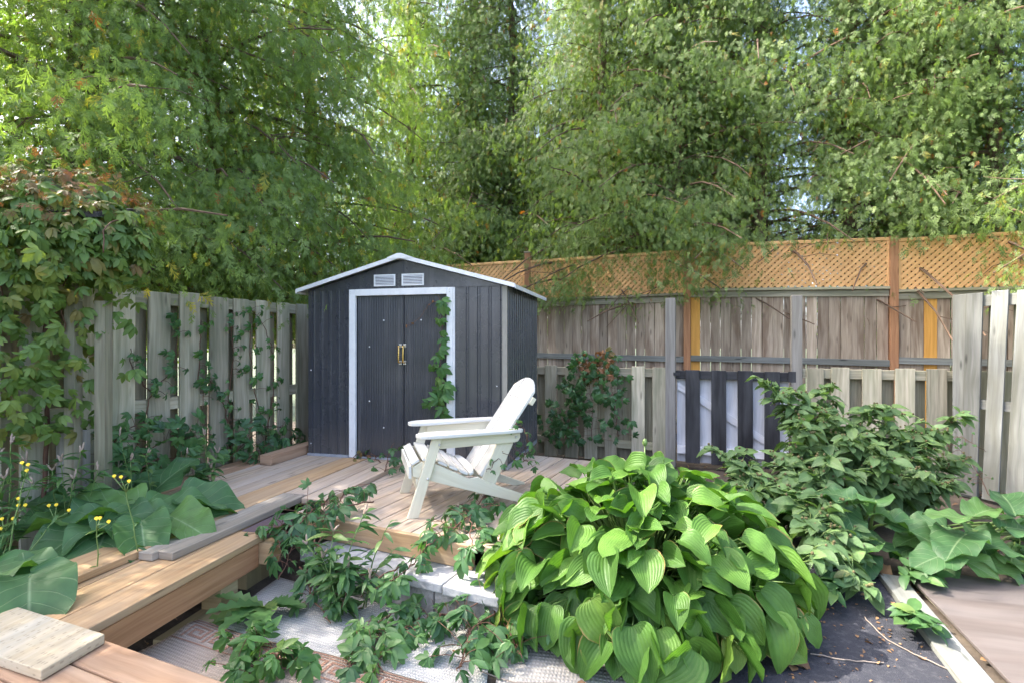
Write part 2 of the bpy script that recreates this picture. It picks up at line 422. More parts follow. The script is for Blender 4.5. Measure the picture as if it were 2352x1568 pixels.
def tpl_leaf(nl=4, nw=2, hw=.25, a=.6, b=.9, fold=.25, curl=.2, cord=0.0, ripple=0.0, ph=0.0, cup=0.0, serr=0.0, twist=0.0):
    """one leaf, length 1 along +y from its base, normal +z"""
    t = np.linspace(0, 1, nl + 1) ** (1.45 if cord else 1.0); q = np.linspace(-1, 1, nw + 1)
    T, Q = np.meshgrid(t, q, indexing='ij')
    wf = lambda x: np.maximum(x, 0) ** a * np.maximum(1 - x, 0) ** b
    wmax = wf(np.linspace(0, 1, 200)).max()
    Wd = hw * wf(T) / wmax
    if serr: Wd = Wd * (1 + serr * ((np.arange(nl + 1) % 2) * 2 - 1)[:, None])
    X = Q * Wd
    Y = T - cord * 1.7 * (np.abs(X) / hw) ** 1.4 * (1 - T) ** 3
    Z = fold * np.abs(X) - curl * T ** 2 + cup * X * X / max(hw, .01) + ripple * np.sin(T * 15 + ph + Q * 1.3) * Q * Q + twist * X * T
    return np.stack([X, Y, Z], -1).reshape(-1, 3), grid_faces(nl, nw), np.stack([Q * .5 + .5, T], -1).reshape(-1, 2)

def join_tpl(ts):
    V, F, U, n = [], [], [], 0
    for v, f, u in ts:
        V.append(v); F.append(f + n); U.append(u); n += len(v)
    return np.concatenate(V), np.concatenate(F), np.concatenate(U)

def xf_tpl(t, ang, scale=1.0, tilt=0.0, off=(0, 0, 0)):
    v, f, u = t
    c, s = math.cos(ang), math.sin(ang)
    v = v * scale
    ct, st = math.cos(tilt), math.sin(tilt)
    v = np.stack([v[:, 0], v[:, 1] * ct - v[:, 2] * st, v[:, 1] * st + v[:, 2] * ct], -1)
    v = np.stack([v[:, 0] * c + v[:, 1] * s, -v[:, 0] * s + v[:, 1] * c, v[:, 2]], -1) + np.array(off)
    return v, f, u

def tpl_palmate(r):
    ts = []
    for ang, ln in ((-80, .62), (-40, .88), (0, 1.0), (40, .88), (80, .62)):
        lf = tpl_leaf(5, 2, .165 + r.random() * .05, .75, .75, .15 + r.random() * .25, .15 + r.random() * .3, serr=.09)
        ts.append(xf_tpl(lf, rad(ang + r.uniform(-8, 8)), ln * r.uniform(.85, 1.1), rad(r.uniform(-30, 5)), (0, .02, 0)))
    return join_tpl(ts)

def tpl_spray(r):
    """one flat fan of scale-leaf twiglets"""
    V, F = [], []
    def dia(p, d, ln, wd, z0):
        d = np.array(d); n = np.array([d[1], -d[0]])
        b = len(V)
        e = p + d * ln
        mid = p + d * ln * .45
        zz = lambda pt: -.30 * pt[1] ** 2 + z0
        for pt in (p - n * wd * .25, mid + n * wd, e, mid - n * wd): V.append((pt[0], pt[1], zz(pt)))
        F.append((b, b + 1, b + 2, b + 3))
    dia(np.array([0, 0.]), (0, 1), 1.0, .034, 0)
    for i in range(4):
        y = .08 + i * .19
        for sd in (-1, 1):
            a = rad(r.uniform(24, 48)); ln = (.46 - .05 * i) * r.uniform(.75, 1.2)
            p = np.array([0, y + r.uniform(-.04, .04)]); d = (sd * math.sin(a), math.cos(a)); z0 = r.uniform(-.05, .05)
            dia(p, d, ln, .036, z0)
            if i < 3 and ln > .28:
                p2 = p + np.array(d) * ln * .4; a2 = a + sd * 0 + rad(28)
                dia(p2, (sd * math.sin(a2), math.cos(a2)), ln * .6, .030, z0)
    V = np.array(V, dtype=float); V[:, 0] *= .78
    return V, np.array(F), np.tile(np.array([[.5, .5]]), (len(V), 1))

class Leaves:
    def __init__(s): s.V, s.F, s.T, s.U, s.n = [], [], [], [], 0
    def add(s, tpls, pos, axis, normal, scale, tint):
        pos = np.atleast_2d(np.asarray(pos, float)); n = len(pos)
        axis = nrm(np.broadcast_to(np.asarray(axis, float), (n, 3)))
        normal = np.broadcast_to(np.asarray(normal, float), (n, 3))
        side = nrm(np.cross(axis, normal)); normal = np.cross(side, axis)
        scale = np.broadcast_to(np.asarray(scale, float), (n,)); tint = np.broadcast_to(np.asarray(tint, float), (n,))
        pick = rng.integers(0, len(tpls), n)
        for k, (tv, tf, tu) in enumerate(tpls):
            i = np.where(pick == k)[0]
            if not len(i): continue
            w_ = tv[None, :, 0:1] * side[i][:, None] + tv[None, :, 1:2] * axis[i][:, None] + tv[None, :, 2:3] * normal[i][:, None]
            P = pos[i][:, None] + w_ * scale[i][:, None, None]
            m = len(tv)
            s.V.append(P.reshape(-1, 3)); s.T.append(np.repeat(tint[i], m)); s.U.append(np.tile(tu, (len(i), 1)))
            s.F.append((tf[None] + (np.arange(len(i)) * m)[:, None, None] + s.n).reshape(-1, 4)); s.n += m * len(i)
        return s
    def mesh(s, name, smooth=True):
        return np_mesh(name, np.concatenate(s.V), np.concatenate(s.F), np.clip(np.concatenate(s.T), 0, 1), np.concatenate(s.U), smooth)
    def build(s, name, mat, parent=None, smooth=True):
        return link(name, s.mesh(name, smooth), mat, parent)

_r = random.Random(5)
T_SPRAY = [tpl_spray(_r) for _ in range(6)]
T_PALM = [tpl_palmate(_r) for _ in range(6)]
T_LANCE = [tpl_leaf(5, 2, .14, .8, .9, .3, .35 + .1 * i) for i in range(3)]
T_OVAL = [tpl_leaf(6, 4, .30, .6, .85, .25, .25 + .12 * i, cord=.06, ripple=.02, ph=i * 2) for i in range(4)]
T_SIMPLE = [tpl_leaf(3, 2, .34, .6, .8, .3, .3 * i) for i in range(3)]

def rdir(n, z=(-1, 1)):
    a = rng.uniform(0, 2 * np.pi, n); zz = rng.uniform(z[0], z[1], n); r = np.sqrt(np.maximum(0, 1 - zz * zz))
    return np.stack([r * np.cos(a), r * np.sin(a), zz], -1)

# ------------------------------------------------------------------ ground
Z = Vector((0, 0, 1))
def sheet(name, pts, z, mat, label=None, cat=None, kind=None, sub=0, wob=0.0):
    me = bpy.data.meshes.new(name)
    me.from_pydata([(p[0], p[1], z) for p in pts], [], [tuple(range(len(pts)))])
    l = me.uv_layers.new(name="UVMap")
    l.data.foreach_set("uv", np.array([c for p in pts for c in (p[0], p[1])], dtype=np.float32))
    return tag(link(name, me, mat), label, cat, None, kind)

gx = np.linspace(-8, 8, 81); gy = np.linspace(0.2, 10, 61)
GX, GY = np.meshgrid(gx, gy, indexing='ij')
def ground_z(x, y):
    return -.012 + .010 * np.sin(x * 5.1 + y * 2.3) * np.sin(y * 4.7 - x) + 0 * x
gv = np.stack([GX, GY, ground_z(GX, GY)], -1).reshape(-1, 3)
gf = grid_faces(80, 60)
link("ground", np_mesh("ground", gv, gf, None, gv[:, :2], True), M['soil'])['kind'] = "structure"
far = MB()
M['lawn'] = plain("far lawn", (.05, .075, .03), .9, 0, .2, 2.0, .6)
sheet("lawn", [(-90, -60), (90, -60), (90, 120), (-90, 120)], -.06, M['lawn'], kind="structure")

# dark grit sheet at lower right with its pale edge
sheet("grit_path", [(.55, 1.0), (1.95, 1.0), (1.93, 2.26), (2.33, 3.36), (1.95, 3.55), (1.3, 3.62), (.8, 3.3)], .004, M['asphalt'], kind="structure")
e = MB()
for a, b in (((1.45, 3.64), (2.0, 3.55)), ((2.0, 3.55), (2.36, 3.385))):
    a, b = Vector((*a, 0)), Vector((*b, 0)); t = (b - a).normalized(); n = Vector((-t.y, t.x, 0))
    e.box(a - Z * .02, b - a, n * .08, Z * .06)
tag(e.build("edging_stone", M['concrete'], bevel=.006), "pale concrete edging along the far end of the dark grit path", "edging")

# ------------------------------------------------------------------ fences
def on_line(P0, d, u):
    k = (u - 1176.0) / FOC
    return (k * P0[1] - P0[0]) / (d[0] - k * d[1])
def V3(p, z=0): return Vector((p[0], p[1], z))

def fboard(parent, P0, d, n, a0, a1, off, th, z0, z1, mat, name="board", lean=0.0, tilt=0.0):
    """upright fence board between a0 and a1 along the line; lean shifts its foot along the line"""
    D, Nn = V3(d), V3(n)
    b = V3(P0) + D * a0 + Nn * off
    w_ = D * (a1 - a0)
    j = random.uniform(-.004, .004)
    bot = b + D * lean + Z * z0; top = b + D * j + Nn * tilt + Z * z1
    q = Nn * th
    mb = MB(); P = [bot, bot + w_, bot + w_ + q, bot + q, top, top + w_, top + w_ + q, top + q]
    if D.cross(Nn).z < 0: P = [P[i] for i in (3, 2, 1, 0, 7, 6, 5, 4)]
    return mb.hexa(P, 2).build(name, mat, parent, .004)

def rail(parent, P0, d, n, a0, a1, off, th, z0, z1, mat, name="rail", dz=0.0):
    D, Nn = V3(d), V3(n)
    b = V3(P0) + D * a0 + Nn * off + Z * z0
    return board(name, mat, parent, b, D * (a1 - a0) + Z * dz, Nn * th, Z * (z1 - z0), .004, 2 if z1 - z0 > abs(a1 - a0) else 0)

# left fence (board on board)
LF, LD, LN = (-2.32, 6.0), (.363, .932), (.932, -.363)
lf = thing("wooden_fence", (-3.0, 4.2, 0), "tall weathered board fence on the left side running from the vine mound to the shed", "fence")
fr = [(-70, -10), (33, 100), (154, 212), (246, 298), (328, 379), (402, 448), (471, 513), (527, 561), (579, 609), (628, 654), (672, 698)]
fa = [(on_line(LF, LD, a), on_line(LF, LD, b)) for a, b in fr]
p_ = fa[-1][0]
fa += [(p_ + .28 * i, p_ + .28 * i + .15) for i in range(1, 7)]
fa.insert(0, (fa[0][0] - .30, fa[0][0] - .14)); fa.insert(0, (fa[0][0] - .30, fa[0][0] - .14))
for i, (a, b) in enumerate(fa):
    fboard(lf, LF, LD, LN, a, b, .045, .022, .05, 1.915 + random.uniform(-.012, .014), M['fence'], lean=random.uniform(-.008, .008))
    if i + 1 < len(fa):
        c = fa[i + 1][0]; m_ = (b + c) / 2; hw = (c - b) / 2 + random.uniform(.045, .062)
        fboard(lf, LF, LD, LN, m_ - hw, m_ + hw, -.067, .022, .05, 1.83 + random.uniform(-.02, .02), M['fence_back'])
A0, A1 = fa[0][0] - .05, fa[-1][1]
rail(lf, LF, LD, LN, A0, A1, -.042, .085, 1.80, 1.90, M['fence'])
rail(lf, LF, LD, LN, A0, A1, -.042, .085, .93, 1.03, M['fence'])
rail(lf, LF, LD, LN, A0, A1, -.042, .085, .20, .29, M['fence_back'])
for a in (-3.4, -1.0, 1.2):
    rail(lf, LF, LD, LN, a, a + .09, -.16, .09, 0, 1.86, M['fence_back'], "post")

# low back fence, its gate and its two tall posts
BF, BD, BN = (1.626, 6.5), (.9304, -.3665), (-.3665, -.9304)
ub = lambda u: on_line(BF, BD, u)
bl = thing("low_fence", V3(BF) + V3(BD) * -1.0, "low weathered board fence between the shed and the striped gate", "fence")
fr = [(1150, 1180), (1205, 1236), (1254, 1281), (1301.5, 1330), (1345, 1374), (1391, 1418), (1452, 1482), (1500, 1530)]
for i, (a, b) in enumerate(fr):
    fboard(bl, BF, BD, BN, ub(a), ub(b), .045, .022, .02, 1.185 + random.uniform(-.01, .012), M['fence'])
    if i + 1 < len(fr):
        c = fr[i + 1][0]
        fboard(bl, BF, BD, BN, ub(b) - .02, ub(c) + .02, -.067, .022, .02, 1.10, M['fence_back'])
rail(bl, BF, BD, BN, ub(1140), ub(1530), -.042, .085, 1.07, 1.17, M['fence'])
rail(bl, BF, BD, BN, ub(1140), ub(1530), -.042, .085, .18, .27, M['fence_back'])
rail(bl, BF, BD, BN, ub(1529.5), ub(1552), -.03, .10, 0, 2.015, M['post_grey'], "post")

gt = thing("garden_gate", V3(BF) + V3(BD) * ub(1690), "board gate painted in black and white stripes between two tall grey posts", "gate")
for a, b in ((1575, 1608), (1633.8, 1668), (1694, 1729), (1754.5, 1790)):
    fboard(gt, BF, BD, BN, ub(a), ub(b), .045, .022, .07, 1.165 + random.uniform(-.004, .004), M['black_paint'], "black_board")
for a, b in ((1554, 1577), (1606, 1636), (1666, 1696), (1727, 1757), (1788, 1813)):
    fboard(gt, BF, BD, BN, ub(a), ub(b), -.067, .022, .06, 1.12, M['white_paint_old'], "white_board")
rail(gt, BF, BD, BN, ub(1553), ub(1814), -.044, .088, 1.06, 1.155, M['black_paint'], "top_rail")
rail(gt, BF, BD, BN, ub(1556), ub(1812), -.044, .088, .17, .26, M['white_paint_old'], "bottom_rail")
B_ = lambda a, off, z: V3(BF) + V3(BD) * a + V3(BN) * off + Z * z
a0, a1 = ub(1556), ub(1812)
MB().hexa([B_(a0, -.04, .93), B_(a1, -.04, .17), B_(a1, -.004, .17), B_(a0, -.004, .93), B_(a0, -.04, 1.02), B_(a1, -.04, .26), B_(a1, -.004, .26), B_(a0, -.004, 1.02)], 0).build("brace", M['white_paint_old'], gt, .003)
hg = MB().box(B_(ub(1809), .0675, 1.05), V3(BD) * .075, V3(BN) * .004, Z * .12).build("hinge_plate", M['black_paint'], gt)
MB().box(B_(ub(1548), .07, 1.10), V3(BD) * .07, V3(BN) * .012, Z * .035).build("latch", M['black_paint'], gt)

br = thing("low_fence", V3(BF) + V3(BD) * 2.3, "low weathered board fence on the right of the striped gate behind the burdock bush", "fence")
fr = [(1850.6, 1890), (1907, 1948.5), (1977.5, 2021.5), (2051, 2096.5), (2124, 2171)]
for i, (a, b) in enumerate(fr):
    fboard(br, BF, BD, BN, ub(a), ub(b), .045, .022, .02, 1.215 + random.uniform(-.008, .008), M['fence'])
    c = fr[i + 1][0] if i + 1 < len(fr) else 2197
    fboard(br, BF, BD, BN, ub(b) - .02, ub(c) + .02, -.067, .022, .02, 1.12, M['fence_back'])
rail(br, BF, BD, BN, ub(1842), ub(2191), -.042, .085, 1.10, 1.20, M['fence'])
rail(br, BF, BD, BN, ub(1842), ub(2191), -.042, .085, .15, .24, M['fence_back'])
rail(br, BF, BD, BN, ub(1816), ub(1841), -.03, .10, 0, 2.005, M['post_grey'], "post")
for a in (2240, 2290, 2340, 2400):
    fboard(br, BF, BD, BN, ub(a), ub(a + 44), .045, .022, .02, 1.21, M['fence'])
rail(br, BF, BD, BN, ub(2191) + .02, ub(2460), -.042, .085, 1.10, 1.20, M['fence'])

# high fence with cedar lattice behind
HF, HD, HN = (.55, 9.05), (.9304, -.3665), (-.3665, -.9304)
uh = lambda u: on_line(HF, HD, u)
hf = thing("lattice_fence", V3(HF) + V3(HD) * 2, "high brown board fence topped with orange cedar lattice behind the low fence", "fence")
H_ = lambda a, off, z: V3(HF) + V3(HD) * a + V3(HN) * off + Z * z
posts = [uh(860), uh(1213), uh(1578.5), uh(2052), uh(2052) + 2.45]
zb = [(2.22, 2.235), (2.225, 2.25), (2.31, 2.25), (2.20, 2.20)]     # lattice foot
zt = [(2.86, 2.87), (2.86, 2.88), (2.96, 2.885), (2.86, 2.86)]
for i, pa in enumerate(posts):
    rail(hf, HF, HD, HN, pa - .05, pa + .05, -.05, .10, 0, (3.02 if i < 2 else 2.93), M['cedar_post'], "post")
MB().box(H_(posts[1] - .06, -.06, 3.021), V3(HD) * .12, V3(HN) * .12, Z * .03).build("post_cap", M['fence_back'], hf, .006)
for k in range(4):
    a0, a1 = posts[k] + .05, posts[k + 1] - .05
    L_ = a1 - a0
    mb = MB()
    h_ = zt[k][0] - zb[k][0]; hh = zt[k][1] - zb[k][1]
    for sgn, off in ((1, .006), (-1, -.006)):
        x = -h_
        while x < L_ + h_:
            x0, x1 = (x, x + h_) if sgn > 0 else (x + h_, x)     # x at the foot and at the top
            t0, t1 = 0.0, 1.0
            dx = x1 - x0
            for lim in (0.0, L_):
                tt = (lim - x0) / dx
                if 0 < tt < 1:
                    if (x0 < 0 and lim == 0) or (x0 > L_ and lim == L_): t0 = max(t0, tt)
                    elif (x1 < 0 and lim == 0) or (x1 > L_ and lim == L_): t1 = min(t1, tt)
            if (x0 + dx * .5 * (t0 + t1)) > 0 and (x0 + dx * .5 * (t0 + t1)) < L_ and t1 > t0 + .02:
                def pt(t):
                    xx = x0 + dx * t; f = xx / L_
                    z0_ = zb[k][0] + (zb[k][1] - zb[k][0]) * f; z1_ = zt[k][0] + (zt[k][1] - zt[k][0]) * f
                    return H_(a0 + xx, off, z0_ + (z1_ - z0_) * t)
                p, q = pt(t0), pt(t1)
                t = (q - p).normalized(); nn = V3(HN); s_ = t.cross(nn).normalized()
                mb.box(p - s_ * .0225 - nn * .005, q - p, s_ * .045, nn * .010, 0)
            x += .088
    mb.build("lattice_panel", M['cedar'], hf)
    rail(hf, HF, HD, HN, a0, a1, -.02, .045, zt[k][0] - .01, zt[k][0] + .035, M['cedar'], "lattice_cap", zt[k][1] - zt[k][0])
    rail(hf, HF, HD, HN, a0, a0 + .03, -.018, .04, zb[k][0] + .002, zt[k][0] - .012, M['cedar'], "lattice_stile")
    rail(hf, HF, HD, HN, a1 - .03, a1, -.018, .04, zb[k][1] + .002, zt[k][1] - .012, M['cedar'], "lattice_stile")
    rail(hf, HF, HD, HN, a0, a1, -.03, .09, zb[k][0] - .04, zb[k][0] - .002, M['fence_back'], "ledge", zb[k][1] - zb[k][0])
    rail(hf, HF, HD, HN, a0, a1, -.02, .04, zb[k][0] - .135, zb[k][0] - .044, M['fence'], "rail", zb[k][1] - zb[k][0])
    rail(hf, HF, HD, HN, a0, a1, .002, .04, 1.20 + (.0, .02, .0, .0)[k], 1.29 + (.0, .02, .0, .0)[k], M['fence_blue'], "rail", -.04)
    rail(hf, HF, HD, HN, a0, a1, .002, .04, .25, .34, M['fence_back'], "rail")
    n = int(L_ / .141); wd = L_ / n
    for j in range(n):
        if k == 0 and j < n - 3: continue
        g = random.choice((.002, .003, .004, .008, .014))
        al = a0 + j * wd
        mt = M['fence_brown']
        new = (k == 2 and j == 0) or (k == 3 and j == 2)
        fboard(hf, HF, HD, HN, al + g * .5, al + wd - g * .5, -.024, .02, .06, zb[k][0] - .06, M['cedar_new'] if new else mt, "board")

# right fence coming towards the camera, boards leaning
RF, RD, RN = (4.42, 5.2), (.3665, -.9304), (-.9304, -.3665)
rf = thing("wooden_fence", (4.5, 5.0, 0), "blue grey weathered board fence with leaning boards at the right edge", "fence")
ur = lambda u: on_line(RF, RD, u)
rail(rf, RF, RD, RN, ur(2196), ur(2240), -.06, .12, 0, 1.955, M['fence_blue'], "post")
bs = [(2229, 2268, -.05), (2287, 2326, -.075), (2347, 2392, -.09)]
x = ur(2392)
bb = [(ur(a), ur(b), l) for a, b, l in bs] + [(x + .11 + i * .25, x + .25 + i * .25, -.06) for i in range(4)]
for i, (a, b, l) in enumerate(bb):
    fboard(rf, RF, RD, RN, a, b, .05, .022, .02, 1.96 + random.uniform(-.015, .015), M['fence_blue'], lean=l)
    if i: fboard(rf, RF, RD, RN, bb[i - 1][1] - .03 + .02, a + .02, -.067, .022, .02, 1.86, M['fence_back'], lean=-.04)
rail(rf, RF, RD, RN, ur(2240) + .002, bb[-1][1], -.04, .085, 1.83, 1.935, M['fence_blue'])
rail(rf, RF, RD, RN, ur(2222), bb[-1][1], -.04, .085, .86, .95, M['fence_blue'])
rail(rf, RF, RD, RN, bb[-1][1], bb[-1][1] + .1, -.06, .12, 0, 1.95, M['fence_back'], "post")

# sawn-off post in front of the left fence
sp = MB(); y = 3.55
x0, x1 = (128 - 1176) / FOC * y, (189 - 1176) / FOC * y
sp.hexa([(x0, y, 0), (x1, y - .03, 0), (x1 + .01, y + .06, 0), (x0 + .01, y + .09, 0), (x0, y, .88), (x1, y - .03, .905), (x1 + .01, y + .06, .905), (x0 + .01, y + .09, .88)], 2)
tag(sp.build("fence_post", M['post_grey'], bevel=.005), "short sawn off grey board standing upright in front of the left fence", "post")

# ------------------------------------------------------------------ decks
def frame(ang):
    return Vector((math.sin(rad(ang)), math.cos(rad(ang)), 0)), Vector((math.cos(rad(ang)), -math.sin(rad(ang)), 0))
def fbox(fr_, s0, s1, t0, t1, z0, z1, mat, parent=None, name="board", bevel=.004, grain=None):
    d, n = fr_
    return board(name, mat, parent, d * s0 + n * t0 + Z * z0, d * (s1 - s0), n * (t1 - t0), Z * (z1 - z0), bevel, grain)

UF = frame(15)
ud = thing("upper_deck", UF[0] * 3.6 + UF[1] * -3.0, "raised wooden deck of long grey and tan boards in front of the shed", "deck")
for t0, t1, s0, s1, mk in ((-2.905, -2.66, 1.702, 4.9, 'deck_tan'), (-2.645, -2.452, 3.36, 4.9, 'deck'), (-2.443, -2.25, 3.275, 4.9, 'deck'),
                           (-3.085, -2.914, 2.5, 5.3, 'deck'), (-3.29, -3.093, 2.62, 5.3, 'deck'), (-3.49, -3.298, 2.7, 5.3, 'deck'),
                           (-3.63, -3.498, 2.9, 5.3, 'deck_pink'), (-3.775, -3.638, 3.0, 5.3, 'deck_pink')):
    fbox(UF, s0, s1, t0, t1, .342, .38, M[mk], ud, grain=0)
for s in (2.75, 4.0, 5.0):
    fbox(UF, s, s + .04, -3.77, -2.6 if s < 3 else -2.3, .20, .3415, M['fascia'], ud, "joist")
for s, t in ((2.75, -3.7), (4.0, -3.7), (5.0, -3.7)):
    fbox(UF, s + .042, s + .13, t, t + .09, -.03, .339, M['treated'], ud, "post")

LFm = frame(25)
ld = thing("lower_deck", LFm[0] * 3.0 + LFm[1] * -2.0, "lower wooden deck under the white chair with a front board above the stone step", "deck")
t = -2.234 - .157 * 8
while t < -1.0:
    fbox(LFm, 2.657 if t > -2.87 else (3.15 if t > -3.1 else 3.75), 5.0, t + .004, t + .152, .302, .34, M['deck'], ld, grain=0)
    t += .157
fbox(LFm, 2.618, 2.6545, -2.86, -1.471, .207, .343, M['deck_tan'], ld, "front_board", grain=1)
for s in (3.4, 4.2, 4.9):
    fbox(LFm, s, s + .04, -2.8, -1.1, .17, .3, M['fascia'], ld, "joist")
for s, t in ((3.442, -1.3), (4.242, -1.3), (4.942, -1.3), (3.442, -2.75), (4.242, -2.75)):
    fbox(LFm, s, s + .09, t, t + .09, -.03, .3, M['treated'], ld, "post")

WF = frame(11.7)
wk = thing("walkway", WF[0] * 2.3 + WF[1] * -2.3, "narrow raised walkway of tan boards leading from the front platform to the deck", "walkway")
for t0, t1, s0, s1 in ((-2.2975, -2.1125, 1.672, 2.84), (-2.495, -2.303, 1.712, 3.15), (-2.69, -2.501, 1.75, 3.2), (-2.87, -2.697, 1.79, 3.2)):
    fbox(WF, s0, s1, t0, t1, .302, .34, M['deck_tan'], wk, grain=0)
fbox(WF, 1.50, 2.795, -2.165, -2.127, .155, .293, M['fascia'], wk, "fascia", grain=0)
fbox(WF, 1.6, 2.83, -2.172, -2.135, .2935, .3015, M['dark'], wk, "gap_shade")  # near-black strip painting the shade in the gap between boards and fascia
for s in (1.9, 2.5, 3.05):
    fbox(WF, s, s + .04, -2.86, -2.17, .17, .3, M['fascia'], wk, "joist")
fbox(WF, 2.50, 2.63, -2.262, -2.135, .030, .154, M['treated'], wk, "post")
fbox(WF, 2.20, 2.66, -2.27, -2.115, -.005, .028, M['treated'], wk, "foot_plank")
fbox(WF, 2.80, 2.89, -2.20, -2.045, .165, .296, M['end'], wk, "end_block")
fbox(WF, 2.82, 3.12, -2.35, -2.23, -.02, .3, M['treated'], wk, "post")
fbox(WF, 1.75, 1.9, -2.86, -2.7, -.03, .3, M['treated'], wk, "post")
tag(fbox(WF, 2.846, 3.2, -2.29, -2.118, .302, .338, M['purple'], None, "plank", grain=0), "short purple stained plank past the sawn end of the walkway", "plank")

pl = thing("plank", UF[0] * 2.8 + UF[1] * -2.53, "long silver grey plank split in two lying on the walkway with sawn ends", "plank")
d, n = UF
for t0, t1, s0, s1 in ((-2.645, -2.553, 2.20, 3.34), (-2.551, -2.455, 2.235, 3.325)):
    fbox(UF, s0, s1, t0, t1, .343, .384, M['deck_grey'], pl, "half", grain=0)

PFd, PFp = Vector((.9205, -.3907, 0)), Vector((.3907, .9205, 0))
pf = thing("platform", PFd * -1.6 + PFp * 1.0, "reddish brown deck platform at the bottom left corner", "deck")
for i, (q0, q1, r0) in enumerate(((1.141, 1.28, -2.28), (.994, 1.134, -3.3), (.847, .987, -3.3), (.70, .84, -3.3))):
    board("board", M['deck_pink'], pf, PFd * r0 + PFp * q0 + Z * .30, PFd * (-.75 - r0), PFp * (q1 - q0), Z * .038, .006, 0)
board("joist", M['fascia'], pf, PFd * -2.26 + PFp * .72 + Z * .14, PFd * .04, PFp * .53, Z * .159)
board("joist", M['fascia'], pf, PFd * -1.0 + PFp * .72 + Z * .14, PFd * .04, PFp * .53, Z * .159)
for r_, q_ in ((-2.2, 1.0), (-.94, 1.0), (-2.2, .75), (-3.2, .9)):
    board("post", M['treated'], pf, PFd * r_ + PFp * q_ + Z * -.03, PFd * .09, PFp * .09, Z * .328)
fr_, nr_ = Vector((-1.564, 2.032, 0)), Vector((-1.607, 1.806, 0)); lv = Vector((-.930, .367, 0)) * .95; lv2 = Vector((-.94, .341, 0)) * .95
m_in = wood("incised treated board", (.50, .42, .30), (.36, .29, .19), (.46, .45, .40), .55, .35, .1)
t_ = m_in.node_tree; N_, L_ = t_.nodes, t_.links
uvn = nd(N_, "ShaderNodeUVMap", uv_map="UVMap"); mpn = N_.new("ShaderNodeMapping"); mpn.inputs['Scale'].default_value = (30, 62, 1); mpn.inputs['Rotation'].default_value = (0, 0, .12)
L_.new(uvn.outputs[0], mpn.inputs['Vector'])
vo = N_.new("ShaderNodeTexVoronoi"); vo.inputs['Scale'].default_value = 1; vo.inputs['Randomness'].default_value = .4; L_.new(mpn.outputs[0], vo.inputs['Vector'])
rr_ = ramp(N_, [(.18, (1, 1, 1)), (.30, (0, 0, 0))]); L_.new(vo.outputs['Distance'], rr_.inputs[0])
P_ = N_["Principled BSDF"]; src = P_.inputs['Base Color'].links[0].from_socket
fm = nd(N_, "ShaderNodeMath", operation='MULTIPLY'); L_.new(rr_.outputs[0], fm.inputs[0]); fm.inputs[1].default_value = .5
L_.new(mixc(N_, L_, fm.outputs[0], src, (.2, .16, .12)), P_.inputs['Base Color'])
sq = MB().hexa([nr_ + Z * .3415, fr_ + Z * .3415, fr_ + lv + Z * .3415, nr_ + lv2 + Z * .3415, nr_ + Z * .379, fr_ + Z * .379, fr_ + lv + Z * .379, nr_ + lv2 + Z * .379], 0)
tag(sq.build("plank", m_in, bevel=.004), "thick plank with rows of small incised dents at the bottom left corner", "plank")
bm_ = fbox(UF, 4.05, 5.25, -3.46, -3.335, .3815, .472, M['deck_pink'], None, "timber_beam", .006, 0)
tag(bm_, "thick brown square timber lying on the deck along the left side of the shed", "beam")

# stone step
sg = "pale cap stones of the step"
js = [-2.56, -2.213, -1.873, -1.532, -1.19]
lb = ["grey cap stone at the left end of the step under the hanging creeper", "grey cap stone on the step second from the left below the deck board", "grey cap stone on the step with a creeper runner across its left edge", "grey cap stone at the right end of the step beside the hosta"]
for i in range(4):
    o = fbox(LFm, 2.40 + random.uniform(-.006, .006), 2.70, js[i] + .004, js[i + 1] - .004, .152, .203, M['concrete'], None, "cap_stone", .007)
    tag(o, lb[i], "stone", sg)
js = [-2.42, -2.01, -1.60, -1.19]
lb = ["grey concrete block under the step at its left end behind the creeper", "grey concrete block in the middle of the step below the cap stones", "grey concrete block at the right end of the step beside the hosta"]
for i in range(3):
    o = fbox(LFm, 2.425, 2.72, js[i] + .004, js[i + 1] - .004, -.02, .150, M['concrete_rough'], None, "concrete_block", .006)
    tag(o, lb[i], "block", "concrete blocks under the step")

